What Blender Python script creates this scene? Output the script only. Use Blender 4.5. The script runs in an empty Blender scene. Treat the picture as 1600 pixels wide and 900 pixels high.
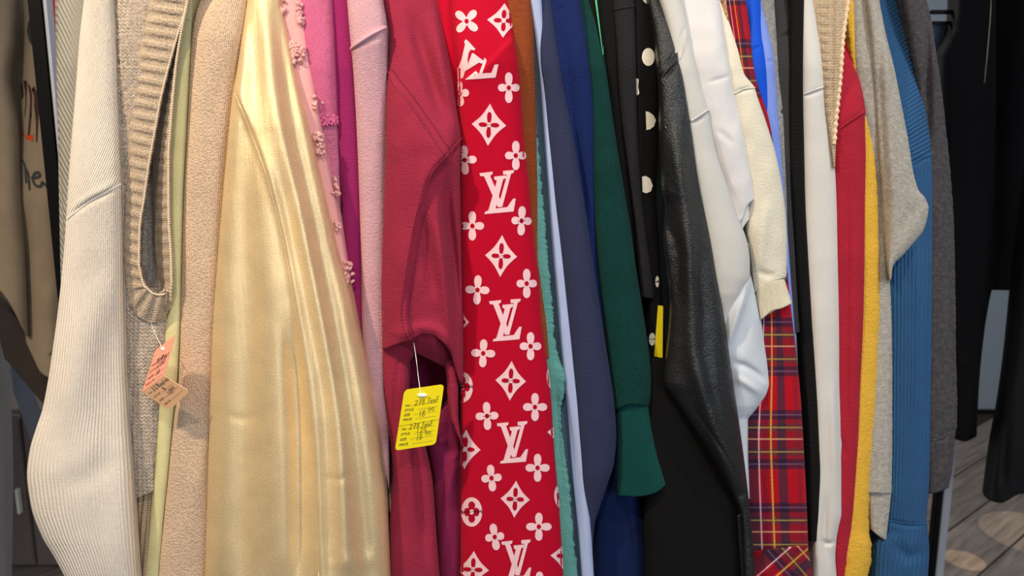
import bpy, bmesh, math, random
import numpy as np
from mathutils import Vector
from mathutils.geometry import tessellate_polygon
random.seed(4)
C = bpy.context.scene.collection
SC = bpy.context.scene
PI = math.pi

# ------------------------------------------------------------------ camera, light, exposure
F = 1110.0
PITCH = math.radians(9.0)
CZ = 1.35
cam = bpy.data.cameras.new('camera'); cam_o = bpy.data.objects.new('camera', cam); C.objects.link(cam_o)
cam.sensor_width = 36; cam.lens = F / 1600 * 36
cam_o.location = (0, 0, CZ); cam_o.rotation_euler = (PI / 2 - PITCH, 0, 0)
cam.dof.use_dof = True; cam.dof.focus_distance = 0.93; cam.dof.aperture_fstop = 6.0
cam.clip_start = 0.02
SC.camera = cam_o
SC.view_settings.view_transform = 'Standard'; SC.view_settings.look = 'None'
SC.view_settings.exposure = 0.22; SC.view_settings.gamma = 1.0; SC.view_settings.use_curve_mapping = False
wd = bpy.data.worlds.new('world'); SC.world = wd; wd.use_nodes = True
wd.node_tree.nodes['Background'].inputs[0].default_value = (0.86, 0.92, 1.0, 1)
wd.node_tree.nodes['Background'].inputs[1].default_value = 0.34

def area(name, loc, look, size, power, col, sy=None):
    l = bpy.data.lights.new(name, 'AREA'); l.size = size; l.energy = power; l.color = col
    if sy: l.shape = 'RECTANGLE'; l.size_y = sy
    o = bpy.data.objects.new(name, l); C.objects.link(o); o.location = loc
    o.rotation_euler = (Vector(look) - Vector(loc)).to_track_quat('-Z', 'Y').to_euler()
    return o
def spot(name, loc, look, power, col, ang=60, blend=0.6, rad=0.04):
    l = bpy.data.lights.new(name, 'SPOT'); l.energy = power; l.color = col
    l.spot_size = math.radians(ang); l.spot_blend = blend; l.shadow_soft_size = rad
    o = bpy.data.objects.new(name, l); C.objects.link(o); o.location = loc
    o.rotation_euler = (Vector(look) - Vector(loc)).to_track_quat('-Z', 'Y').to_euler()
    return o
area('shop_window_light', (1.9, -2.3, 1.9), (0.1, 0.95, 1.1), 1.4, 47, (0.84, 0.91, 1.0), 1.6)
spot('ceiling_spot', (-1.15, -0.05, 2.75), (-0.42, 0.95, 1.05), 126, (1.0, 0.78, 0.54), 66, 0.8, 0.04)
spot('ceiling_spot', (-0.10, -0.55, 2.75), (0.02, 0.95, 1.0), 60, (1.0, 0.84, 0.66), 60, 0.8, 0.04)
spot('ceiling_spot', (1.05, -0.15, 2.75), (0.62, 0.98, 1.15), 44, (1.0, 0.90, 0.76), 60, 0.8, 0.04)
area('background_fill', (0.4, 2.9, 2.75), (0.4, 2.9, 0), 1.6, 34, (1.0, 0.93, 0.84), 0.8)  # added unseen area light, brightens the floor, walls and cabinet behind
spot('sun_patch_spot', (1.75, 3.3, 2.7), (1.60, 2.33, 0.0), 230, (1.0, 0.76, 0.48), 2.6, 0.05, 0.005)  # added unseen narrow spots in place of sunlight patches on the floor
spot('sun_patch_spot', (2.6, 3.3, 2.7), (1.98, 2.52, 0.0), 130, (1.0, 0.80, 0.56), 7, 0.05, 0.005)

# ------------------------------------------------------------------ helpers
cp, sp = math.cos(PITCH), math.sin(PITCH)
def P(px, py, Y):
    """pixel of the 1600x900 frame + world depth Y -> world xyz (numpy ok)"""
    a = (np.asarray(px, float) - 800) / F; b = (450 - np.asarray(py, float)) / F
    dy = cp + b * sp; dz = -sp + b * cp
    t = np.asarray(Y, float) / dy
    return np.stack(np.broadcast_arrays(a * t, Y + 0 * t, CZ + dz * t), -1)
def lin(c):
    c = np.asarray(c, float) / 255
    return tuple(np.where(c <= 0.04045, c / 12.92, ((c + 0.055) / 1.055) ** 2.4)) + (1.0,)
def interp(knots, y):
    """smooth monotone cubic through (y, x) knots, linear outside"""
    k = np.array(sorted(knots), float); Y, X = k[:, 0], k[:, 1]; y = np.asarray(y, float)
    if len(Y) == 1: return np.full_like(y, X[0])
    h = np.diff(Y); d = np.diff(X) / h; m = np.zeros(len(Y)); m[0], m[-1] = d[0], d[-1]
    for i in range(1, len(Y) - 1):
        if d[i-1] * d[i] > 0: m[i] = 2 * d[i-1] * d[i] / (d[i-1] + d[i])
    i = np.clip(np.searchsorted(Y, y) - 1, 0, len(h) - 1)
    s = (y - Y[i]) / h[i]; sc = np.clip(s, 0, 1)
    v = (X[i] * (1 + 2 * sc) * (1 - sc) ** 2 + X[i+1] * sc ** 2 * (3 - 2 * sc)
         + h[i] * (m[i] * sc * (1 - sc) ** 2 - m[i+1] * sc ** 2 * (1 - sc)))
    v = v + np.where(s < 0, s * h[i] * m[0], 0) + np.where(s > 1, (s - 1) * h[i] * m[-1], 0)
    return v
def off(kn, dx): return [(a, b + dx) for a, b in kn]
def hsh(i, j, s):
    n = (i * 374761393 + j * 668265263 + s * 2147483) & 0xffffffff
    n = ((n ^ (n >> 13)) * 1274126177) & 0xffffffff
    return ((n ^ (n >> 16)) & 0xffff) / 65535.0
def vn(x, y, s=1):
    x = np.asarray(x, float); y = np.asarray(y, float) + 0 * x; x = x + 0 * y
    i = np.floor(x).astype(np.int64); j = np.floor(y).astype(np.int64)
    fx = x - i; fy = y - j; fx = fx * fx * (3 - 2 * fx); fy = fy * fy * (3 - 2 * fy)
    a = hsh(i, j, s); b = hsh(i + 1, j, s); c = hsh(i, j + 1, s); d = hsh(i + 1, j + 1, s)
    return (a * (1 - fx) + b * fx) * (1 - fy) + (c * (1 - fx) + d * fx) * fy - 0.5
def pdist(px, py, poly, signed=False):
    """distance in px to a polyline; signed: + on the right-hand side going along it"""
    best = np.full(np.shape(px), 1e9); sg = np.zeros(np.shape(px)); 
    for (x0, y0), (x1, y1) in zip(poly[:-1], poly[1:]):
        dx, dy = x1 - x0, y1 - y0; L2 = dx * dx + dy * dy + 1e-9
        t = np.clip(((px - x0) * dx + (py - y0) * dy) / L2, 0, 1)
        d = np.hypot(px - x0 - t * dx, py - y0 - t * dy)
        s = np.sign((px - x0) * dy - (py - y0) * dx)
        m = d < best; best = np.where(m, d, best); sg = np.where(m, s, sg)
    return best * sg if signed else best
def smooth_line(pts, n=6):
    p = np.array(pts, float); out = []
    for i in range(len(p) - 1):
        p0 = p[max(i-1, 0)]; p1 = p[i]; p2 = p[i+1]; p3 = p[min(i+2, len(p)-1)]
        for k in range(n):
            t = k / n
            out.append(0.5 * ((2*p1) + (-p0+p2)*t + (2*p0-5*p1+4*p2-p3)*t*t + (-p0+3*p1-3*p2+p3)*t**3))
    out.append(p[-1]); return [tuple(q) for q in out]
def mesh_obj(name, V, Fc, mat, parent=None, uv=None, zone=None, smooth=True):
    me = bpy.data.meshes.new(name); V = np.asarray(V, float).reshape(-1, 3)
    Fc = [tuple(int(i) for i in f) for f in Fc] if not isinstance(Fc, np.ndarray) else Fc
    me.from_pydata(V.tolist(), [], Fc.tolist() if isinstance(Fc, np.ndarray) else Fc)
    if uv is not None:
        lay = me.uv_layers.new(name='UVMap'); li = np.empty(len(me.loops), np.int32)
        me.loops.foreach_get('vertex_index', li)
        lay.data.foreach_set('uv', np.asarray(uv, float).reshape(-1, 2)[li].ravel())
    if zone is not None:
        at = me.attributes.new('zone', 'FLOAT', 'POINT'); at.data.foreach_set('value', np.asarray(zone, float).ravel())
    me.materials.append(mat)
    if smooth: me.polygons.foreach_set('use_smooth', np.ones(len(me.polygons), bool))
    me.update()
    o = bpy.data.objects.new(name, me); C.objects.link(o)
    if parent is not None: o.parent = parent; o.matrix_parent_inverse = parent.matrix_world.inverted()
    return o
def tag(o, label, cat, group=None, kind=None):
    if label: o['label'] = label
    if cat: o['category'] = cat
    if group: o['group'] = group
    if kind: o['kind'] = kind
    return o
def empty(name, loc, label=None, cat=None, group=None):
    o = bpy.data.objects.new(name, None); C.objects.link(o); o.location = loc
    o.empty_display_size = 0.02
    bpy.context.view_layer.update()
    return tag(o, label, cat, group)
def box(name, c, s, mat, parent=None, bev=0.002, rz=0):
    bm = bmesh.new(); bmesh.ops.create_cube(bm, size=1)
    for v in bm.verts: v.co = Vector((v.co.x * s[0], v.co.y * s[1], v.co.z * s[2]))
    if bev: bmesh.ops.bevel(bm, geom=bm.edges[:], offset=bev, segments=2, affect='EDGES')
    if rz: bmesh.ops.rotate(bm, verts=bm.verts, matrix=__import__('mathutils').Matrix.Rotation(rz, 3, 'Z'))
    for v in bm.verts: v.co += Vector(c)
    me = bpy.data.meshes.new(name); bm.to_mesh(me); bm.free(); me.materials.append(mat)
    o = bpy.data.objects.new(name, me); C.objects.link(o)
    if parent is not None: o.parent = parent; o.matrix_parent_inverse = parent.matrix_world.inverted()
    return o
def tube(name, pts, r, mat, parent=None, n=8):
    pts = [Vector(p) for p in pts]; V = []; Fc = []
    for i, p in enumerate(pts):
        d = (pts[min(i+1, len(pts)-1)] - pts[max(i-1, 0)]).normalized()
        a = d.cross(Vector((0, 0.3, 1))).normalized() if abs(d.z) < .95 else d.cross(Vector((0, 1, 0))).normalized()
        b = d.cross(a); rr = r[i] if hasattr(r, '__len__') else r
        for k in range(n): V.append(p + (a * math.cos(2*PI*k/n) + b * math.sin(2*PI*k/n)) * rr)
    for i in range(len(pts) - 1):
        for k in range(n): Fc.append((i*n+k, i*n+(k+1) % n, (i+1)*n+(k+1) % n, (i+1)*n+k))
    Fc.append(tuple(range(n))); Fc.append(tuple((len(pts)-1)*n + k for k in reversed(range(n))))
    return mesh_obj(name, [tuple(v) for v in V], Fc, mat, parent)

# ------------------------------------------------------------------ materials
class NT:
    def __init__(s, name):
        s.m = bpy.data.materials.new(name); s.m.use_nodes = True; s.t = s.m.node_tree
        s.b = s.t.nodes['Principled BSDF']; s.L = s.t.links
    def n(s, typ, **kw):
        o = s.t.nodes.new(typ)
        for k, v in kw.items(): setattr(o, k, v)
        return o
    def set(s, sock, v):
        if isinstance(v, bpy.types.NodeSocket): s.L.new(v, sock)
        else: sock.default_value = v
    def math(s, op, a, b=0.0, c=0.0):
        o = s.n('ShaderNodeMath', operation=op); s.set(o.inputs[0], a); s.set(o.inputs[1], b); s.set(o.inputs[2], c); return o.outputs[0]
    def mix(s, f, a, b):
        o = s.n('ShaderNodeMix', data_type='RGBA'); s.set(o.inputs[0], f); s.set(o.inputs[6], a); s.set(o.inputs[7], b); return o.outputs[2]
    def uv(s):
        u = s.n('ShaderNodeUVMap'); x = s.n('ShaderNodeSeparateXYZ'); s.L.new(u.outputs[0], x.inputs[0]); s.uvo = u.outputs[0]
        return x.outputs[0], x.outputs[1]
    def noise(s, vec, scale, detail=3, rough=.6, dim='3D'):
        o = s.n('ShaderNodeTexNoise'); s.L.new(vec, o.inputs['Vector']); o.inputs['Scale'].default_value = scale
        o.inputs['Detail'].default_value = detail; o.inputs['Roughness'].default_value = rough; return o.outputs[0]
    def wave(s, coord, period, phase=0.0):
        return s.math('SINE', s.math('ADD', s.math('MULTIPLY', coord, 2 * PI / period), phase))
    def bump(s, h, dist, prev=None, strength=1.0):
        o = s.n('ShaderNodeBump'); o.inputs['Distance'].default_value = dist; o.inputs['Strength'].default_value = strength
        s.L.new(h, o.inputs['Height'])
        if prev is not None: s.L.new(prev, o.inputs['Normal'])
        return o.outputs[0]
def rot_uv(t, u, v, ang):
    c, s_ = math.cos(ang), math.sin(ang)
    return (t.math('ADD', t.math('MULTIPLY', u, c), t.math('MULTIPLY', v, s_)),
            t.math('ADD', t.math('MULTIPLY', u, -s_), t.math('MULTIPLY', v, c)))
def fabric(name, rgb, kind='jersey', period=.005, depth=.0008, ang=0.0, rough=.9, sheen=.25, mottle=.12, rgb2=None, ang2=None, fine=1.0):
    t = NT(name); u, v = t.uv(); b = t.b
    b.inputs['Roughness'].default_value = rough
    b.inputs['Specular IOR Level'].default_value = .14
    b.inputs['Sheen Weight'].default_value = sheen * .22; b.inputs['Sheen Roughness'].default_value = .5
    col = lin(rgb); b.inputs['Sheen Tint'].default_value = tuple(min(1, .5 + c * .6) for c in col[:3]) + (1,)
    big = t.noise(t.uvo, 22, 2); fin = t.noise(t.uvo, 520, 2, .7)
    dark = tuple(c * (1 - mottle * 2) for c in col[:3]) + (1,); light = tuple(min(1, c * (1 + mottle)) for c in col[:3]) + (1,)
    f = t.math('ADD', t.math('MULTIPLY', big, .35), t.math('MULTIPLY', fin, .65))
    mr = t.n('ShaderNodeMapRange'); t.L.new(f, mr.inputs[0]); mr.inputs[1].default_value = .3; mr.inputs[2].default_value = .7
    c = t.mix(mr.outputs[0], dark, light)
    nrm = None
    if rgb2 is not None:
        g = t.noise(t.uvo, 140 if kind != 'satin' else 9, 4, .75); m2 = t.n('ShaderNodeMapRange'); t.L.new(g, m2.inputs[0])
        m2.inputs[1].default_value = .42; m2.inputs[2].default_value = .62
        c = t.mix(m2.outputs[0], c, lin(rgb2))
    t.L.new(c, b.inputs['Base Color'])
    if kind == 'jersey':
        w = t.math('MULTIPLY', t.wave(u, .0016), t.wave(v, .0022))
        nrm = t.bump(w, .00012 * fine); nrm = t.bump(fin, .0005 * fine, nrm)
    elif kind == 'fleece':
        n2 = t.noise(t.uvo, 260, 4, .75); nrm = t.bump(n2, .0022 * fine); nrm = t.bump(fin, .0008 * fine, nrm)
    elif kind == 'terry':
        vo = t.n('ShaderNodeTexVoronoi'); t.L.new(t.uvo, vo.inputs['Vector']); vo.inputs['Scale'].default_value = 380
        nrm = t.bump(vo.outputs[0], .0010 * fine)
        nrm = t.bump(t.wave(u, .0026), .0003, nrm)
    elif kind == 'rib':
        uu, vv = rot_uv(t, u, v, ang)
        wob = t.math('MULTIPLY', t.noise(t.uvo, 30, 2), .002)
        w = t.wave(t.math('ADD', uu, wob), period)
        k = t.wave(vv, period * .45); k = t.math('MULTIPLY', k, .18); w = t.math('ADD', w, k)
        if ang2 is not None:
            u2, v2 = rot_uv(t, u, v, ang2)
            w2 = t.math('ADD', t.wave(t.math('ADD', u2, wob), period), t.math('MULTIPLY', t.wave(v2, period * .45), .18))
            a = t.n('ShaderNodeAttribute', attribute_name='zone')
            mx = t.n('ShaderNodeMix', data_type='FLOAT'); t.L.new(a.outputs['Fac'], mx.inputs[0]); t.L.new(w, mx.inputs[2]); t.L.new(w2, mx.inputs[3]); w = mx.outputs[0]
        nrm = t.bump(w, depth); nrm = t.bump(fin, .0006 * fine, nrm)
    elif kind == 'knit':
        ph = t.math('MULTIPLY', t.math('ABSOLUTE', t.math('SUBTRACT', t.math('FRACT', t.math('DIVIDE', u, period)), .5)), 2.2 * PI)
        w = t.math('SINE', t.math('ADD', t.math('MULTIPLY', v, 2 * PI / (period * .8)), ph))
        w = t.math('ADD', w, t.math('MULTIPLY', t.wave(u, period), 1.0))
        nrm = t.bump(w, depth); nrm = t.bump(t.noise(t.uvo, 300, 4, .8), .0020 * fine, nrm)
    elif kind == 'cord':
        w = t.wave(v, .0032); nrm = t.bump(w, .00010); nrm = t.bump(fin, .0004, nrm)
    elif kind == 'twill':
        uu, vv = rot_uv(t, u, v, ang)
        w = t.math('MAXIMUM', t.wave(uu, period), -.35); nrm = t.bump(w, depth); nrm = t.bump(fin, .0005, nrm)
    elif kind == 'satin':
        nrm = t.bump(t.noise(t.uvo, 620, 2, .8), .00055 * fine)
        b.inputs['Metallic'].default_value = .42; b.inputs['Roughness'].default_value = rough
        b.inputs['Sheen Weight'].default_value = 0
        st = t.n('ShaderNodeMapping'); t.L.new(t.uvo, st.inputs[0]); st.inputs['Scale'].default_value = (40, 1.6, 1)
        nrm = t.bump(t.noise(st.outputs[0], 1.5, 3, .6), .0016, nrm)
    elif kind == 'leather':
        vo = t.n('ShaderNodeTexVoronoi'); t.L.new(t.uvo, vo.inputs['Vector']); vo.inputs['Scale'].default_value = 620
        nrm = t.bump(vo.outputs[0], .0007); nrm = t.bump(t.noise(t.uvo, 90, 4, .7), .0013, nrm)
        b.inputs['Specular IOR Level'].default_value = .55; b.inputs['Sheen Weight'].default_value = 0
    t.L.new(nrm, b.inputs['Normal'])
    return t.m
def plain(name, rgb, rough=.6, metal=0.0, spec=.4, noise=0.0):
    t = NT(name); t.b.inputs['Roughness'].default_value = rough; t.b.inputs['Metallic'].default_value = metal
    t.b.inputs['Specular IOR Level'].default_value = spec
    co = t.n('ShaderNodeTexCoord'); n = t.noise(co.outputs['Object'], 60, 3)
    c = lin(rgb); t.L.new(t.mix(n, tuple(x * (1 - noise) for x in c[:3]) + (1,), tuple(min(1, x * (1 + noise)) for x in c[:3]) + (1,)), t.b.inputs['Base Color'])
    return t.m
def plaid_mat(name, flip=0.0):
    t = NT(name); u0, v0 = t.uv(); u, v = rot_uv(t, u0, v0, flip) if flip else (u0, v0)
    col = lin((188, 14, 34)); cur = t.mix(t.noise(t.uvo, 300, 3), lin((160, 4, 24)), lin((192, 14, 36)))
    def band(coord, period, c0, w, rgb, alpha, soft=.0006):
        nonlocal cur
        d = t.math('ABSOLUTE', t.math('SUBTRACT', t.math('FRACT', t.math('ADD', t.math('DIVIDE', coord, period), .5 - c0 / period)), .5))
        d = t.math('MULTIPLY', d, period)
        mr = t.n('ShaderNodeMapRange'); t.L.new(d, mr.inputs[0]); mr.inputs[1].default_value = w / 2 + soft; mr.inputs[2].default_value = w / 2 - soft
        mr.inputs[3].default_value = 0; mr.inputs[4].default_value = alpha
        cur = t.mix(mr.outputs[0], cur, lin(rgb))
    PV = .1293; PU = .5
    if flip: PU = .075
    band(v, PV, .0951, .066, (96, 26, 44), .5, .002); band(v, PV, .0786, .010, (44, 54, 56), .55, .001); band(v, PV, .1125, .010, (44, 54, 56), .55, .001)
    band(u, PU, .0125, .013, (30, 38, 58), .78, .001); band(u, PU, -.0320, .018, (34, 40, 56), .70, .001); band(u, PU, -.0116, .009, (104, 18, 44), .6, .001); band(u, PU, .036, .006, (120, 20, 46), .5, .001)
    band(v, PV, .0608, .013, (24, 26, 52), .74, .001); band(v, PV, .0002, .014, (24, 26, 52), .74, .001)
    for c0, rgb, al in ((.0786, (186, 160, 84), .6), (.0947, (220, 160, 120), .75), (.1125, (186, 154, 80), .6), (.0608, (120, 96, 130), .5), (.0002, (120, 96, 130), .5)):
        band(v, PV, c0, .0020, rgb, al, .0005)
    band(u, PU, -.003, .0024, (214, 170, 64), .75, .0006); band(u, PU, -.0205, .0018, (214, 200, 210), .8, .0004)
    t.L.new(cur, t.b.inputs['Base Color']); t.b.inputs['Roughness'].default_value = .95; t.b.inputs['Sheen Weight'].default_value = .04; t.b.inputs['Specular IOR Level'].default_value = .12
    n = t.bump(t.noise(t.uvo, 320, 4, .75), .0018); t.L.new(n, t.b.inputs['Normal'])
    return t.m

# ------------------------------------------------------------------ the cloth surface
class Surf:
    """front face of a hanging piece of cloth, between a left and right outline"""
    def __init__(s, L, R, Ym, df=None, sh=0.02, ys=110, creases=(), noise=(.004, 14, 3, 1), pw=2.3, slope=0.0, uvw=None, bumps=()):
        s.Lk, s.Rk, s.Ym, s.df, s.sh, s.ys, s.cr, s.nz, s.pw, s.slope, s.uvw, s.bumps = L, R, Ym, df, sh, ys, creases, noise, pw, slope, uvw, bumps
    def edges(s, y): return interp(s.Lk, y), interp(s.Rk, y)
    def base(s, y):
        return s.Ym + s.sh * np.maximum(0, (s.ys - y) / 100) ** 1.4 + s.slope * (y - 450) / 450
    def dfr(s, y):
        l, r = s.edges(y); w = (r - l) * s.Ym / F
        return s.df if s.df is not None else np.minimum(.5 * np.abs(w), .012 + .20 * np.abs(w))
    def disp(s, px, py, t):
        d = np.zeros(np.shape(px)); a, fu, fv, sd = s.nz
        u = px * s.Ym / F; v = py * s.Ym / F
        d += a * 2 * vn(u * fu + vn(v * fv, v * 0, sd + 7) * 1.5, v * fv, sd) + a * vn(u * fu * 2.3, v * fv * 2.3, sd + 3) + a * .35 * vn(u * fu * 5 + 9, v * fv * 6, sd + 5)
        for c in s.cr:
            kind, pts, wd_, h = c[:4]; pts = smooth_line(pts, 5)
            dd_ = pdist(px, py, pts); e0 = np.hypot(px - pts[0][0], py - pts[0][1]); e1 = np.hypot(px - pts[-1][0], py - pts[-1][1])
            Lp = sum(math.hypot(b_[0] - a_[0], b_[1] - a_[1]) for a_, b_ in zip(pts[:-1], pts[1:])); tp_ = max(4, min(70, Lp * .22))
            h = h * (1 - np.exp(-(e0 / tp_) ** 2)) * (1 - np.exp(-(e1 / tp_) ** 2)) if kind != 'step' else h
            if kind == 'groove': d += -h * np.exp(-(pdist(px, py, pts) / wd_) ** 2)
            elif kind == 'ridge': d += h * np.exp(-(pdist(px, py, pts) / wd_) ** 2)
            elif kind == 'step':   # right-hand side (seen along the line) raised, fading over range
                q = pdist(px, py, pts, True); rng = c[4] if len(c) > 4 else 60
                d += h * (np.tanh(q / wd_) * .5 + .5) * np.exp(-np.maximum(q, 0) / rng) * np.exp(-(pdist(px, py, pts) / (rng * 2)) ** 2)
        for (kind, pts, wd_, h) in s.bumps:   # pockets: polygon pushed inwards
            ins = np.zeros(np.shape(px), bool); n = len(pts)
            for i in range(n):
                (x0, y0), (x1, y1) = pts[i], pts[(i+1) % n]
                ins ^= ((y0 > py) != (y1 > py)) & (px < (x1 - x0) * (py - y0) / (y1 - y0 + 1e-9) + x0)
            q = pdist(px, py, list(pts) + [pts[0]]) * np.where(ins, 1, -1)
            d += -h * np.clip(q / wd_ + .2, 0, 1)
        return d * (1 - np.minimum(np.abs(t), 1) ** 10)
    def at(s, px, py, lift=0.0):
        l, r = s.edges(py); t = (2 * px - l - r) / (r - l); tc = np.clip(t, -1, 1)
        pc = l + (r - l) * (tc + 1) / 2; df = s.dfr(py)
        Y = s.base(py) - df + df * (1 - (1 - np.abs(tc) ** s.pw) ** (1 / s.pw)) - s.disp(pc, py, tc)
        over = np.maximum(np.abs(t) - 1, 0) * (r - l) * .5 * s.Ym / F
        p = P(pc, py, Y - lift + over)
        p[..., 0] += np.sign(t) * lift * (over > 0)
        return p
    def mesh(s, name, mat, parent, top, bot, step=2.5, db=.06, zone=None, backw=.75, jitter=0.0, rim=.012, v0=0.0):
        """top / bot: a number or a list of (t, y) giving a slanted edge"""
        def ed(e, t): return interp(e, t) if isinstance(e, (list, tuple)) else np.full(np.shape(t), float(e))
        ymid = (np.mean(ed(top, np.array([-1., 0, 1]))) + np.mean(ed(bot, np.array([-1., 0, 1])))) / 2
        w = max(8, float(s.edges(ymid)[1] - s.edges(ymid)[0])); N = int(np.clip(w / step, 12, 90)); M = 10
        H = max(20, np.mean(ed(bot, np.array([0.]))) - np.mean(ed(top, np.array([0.])))); R_ = int(np.clip(H / step, 8, 420))
        th = np.linspace(-PI / 2, PI / 2, N); t = np.sin(th) * .55 + th / (PI / 2) * .45
        sv = np.linspace(0, 1, R_)[:, None]
        Tt = ed(top, t)[None]; Bb = ed(bot, t)[None]; Y2 = Tt + (Bb - Tt) * sv; T2 = t[None] + 0 * Y2
        l, r = s.edges(Y2)
        if jitter: r = r + jitter * 2 * vn(Y2 * .35, 0 * Y2, 5); l = l + jitter * 2 * vn(Y2 * .35, 0 * Y2, 9)
        px = l + (r - l) * (T2 + 1) / 2; df = s.dfr(Y2)
        dep = s.base(Y2) - df + df * (1 - np.maximum(0, 1 - np.abs(T2) ** s.pw) ** (1 / s.pw)) - s.disp(px, Y2, T2)
        Fp = P(px, Y2, dep)                                      # R x N x 3
        a, b = Fp[:, -1], Fp[:, 0]; ph = (np.arange(1, M + 1) / (M + 1) * PI)[None, :, None]
        c_ = (a + b)[:, None] / 2; hw = (a - b)[:, None] / 2
        Bp = c_ + hw * np.cos(ph) * (backw + (1 - backw) * np.abs(np.cos(ph))); Bp[..., 1:2] += db * np.sin(ph)
        G = np.concatenate([Fp, Bp], 1); K = N + M
        W = s.uvw if s.uvw else None
        uw = (r - l) * s.Ym / F / 2 if W is None else W / 2
        U = T2 * uw; Vv = (Y2 - 0) * s.Ym / F + v0
        Ub = np.linspace(1, -1, M + 2)[1:-1][None] * (uw[:, -1:] if W is None else W / 2) + 0 * Vv[:, :1]
        UV = np.stack([np.concatenate([U, Ub], 1), np.concatenate([Vv, Vv[:, :1] + 0 * Ub], 1)], -1)
        zz = zone(px, Y2) if zone else np.zeros_like(px); Z = np.concatenate([zz, zz[:, :1] + np.zeros((R_, M))], 1)
        # rims: turn the cloth inwards at both ends
        def rimrow(row, up, sc):
            c = row.mean(0); q = c + (row - c) * np.array([sc, sc, 1]); q[:, 2] += up; return q
        rows = [rimrow(G[0], -rim * .6, .80), rimrow(G[0], 0, .90)] + list(G) + [rimrow(G[-1], 0.0004, .90), rimrow(G[-1], rim, .86)]
        UV = np.concatenate([UV[:1], UV[:1], UV, UV[-1:], UV[-1:]]); Z = np.concatenate([Z[:1], Z[:1], Z, Z[-1:], Z[-1:]])
        V = np.array(rows); RR = len(rows)
        i = np.arange(RR - 1)[:, None]; j = np.arange(K)[None]; j2 = (j + 1) % K
        Q = np.stack([i * K + j, i * K + j2 + 0 * i, (i + 1) * K + j2, (i + 1) * K + j], -1).reshape(-1, 4)
        fc = [tuple(f) for f in Q.tolist()]; fc.append(tuple(range(K))); fc.append(tuple((RR-1) * K + k for k in reversed(range(K))))
        return mesh_obj(name, V, fc, mat, parent, UV, Z)

GROUP = 'garments hanging on the front rail'
def root(name, label, cat, S, y=880, group=GROUP):
    l, r = S.edges(np.array(float(y))); c = P((l + r) / 2, y, S.Ym)
    return empty(name, tuple(float(q) for q in c), label, cat, group)
def torso(S, mat, parent, ytop=-55, ybot=860, y0=.045, y1=.40, wf=.55, name='torso'):
    """the flat front and back of the garment behind the sleeve, up to the shoulders"""
    rows = []; ys = np.linspace(ytop, ybot, 26); zs = []
    for k, y in enumerate(ys):
        l, r = S.edges(y); a = P(l, y, S.Ym); b = P(r, y, S.Ym); x = (a[0] + b[0]) / 2; h = max(.004, abs(b[0] - a[0]) / 2 * wf); z = a[2]
        f = max(0, 1 - k / 5.0); ya = S.Ym + y0 + .10 * f ** 1.5; yb = S.Ym + y1 - .10 * f ** 1.5
        ring = []
        n = 14
        for q in range(n):
            an = 2 * PI * q / n; cy = math.cos(an); sy = math.sin(an)
            ring.append((x + h * np.sign(sy) * abs(sy) ** .45 * (1 + .12 * math.sin(k * .6 + q)), (ya + yb) / 2 - (yb - ya) / 2 * np.sign(cy) * abs(cy) ** .6, z))
        rows.append(ring)
    V = np.array(rows, float); n = 14; fc = []
    for i in range(len(rows) - 1):
        for k in range(n): fc.append((i*n+k, i*n+(k+1) % n, (i+1)*n+(k+1) % n, (i+1)*n+k))
    fc.append(tuple(range(n))); fc.append(tuple((len(rows)-1)*n+k for k in reversed(range(n))))
    UV = np.stack([V[..., 1], V[..., 2]], -1)
    return mesh_obj(name, V, fc, mat, parent, UV, np.zeros(len(rows) * n))
def seam_tube(S, pts, mat, parent, r=.0011, lift=.0006, name='seam'):
    q = np.array(smooth_line(pts, 8)); w = S.at(q[:, 0], q[:, 1], lift)
    return tube(name, [tuple(p) for p in w], r, mat, parent, 6)
def stitches(S, pts, mat, parent, gap=5.0, ln=3.0, w=.8, lift=.0008, offpx=0.0, name='stitching'):
    q = np.array(smooth_line(pts, 10)); d = np.r_[0, np.cumsum(np.hypot(*np.diff(q, axis=0).T))]
    V = []; fc = []; s = 0.0
    while s + ln < d[-1]:
        pp = [np.array([np.interp(x, d, q[:, 0]), np.interp(x, d, q[:, 1])]) for x in (s, s + ln)]
        dr = (pp[1] - pp[0]) / (np.linalg.norm(pp[1] - pp[0]) + 1e-9); nn = np.array([dr[1], -dr[0]])
        base = len(V)
        for P0, sg in ((pp[0], 1), (pp[0], -1), (pp[1], -1), (pp[1], 1)):
            z = P0 + nn * (offpx + sg * w / 2); V.append(tuple(S.at(z[0], z[1], lift)))
        z = (pp[0] + pp[1]) / 2 + nn * offpx; V.append(tuple(S.at(z[0], z[1], lift + .0006)))
        for k in range(4): fc.append((base + k, base + (k+1) % 4, base + 4))
        s += gap
    o = mesh_obj(name, V, fc, mat, parent); o['kind'] = 'stuff'; return o
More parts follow.
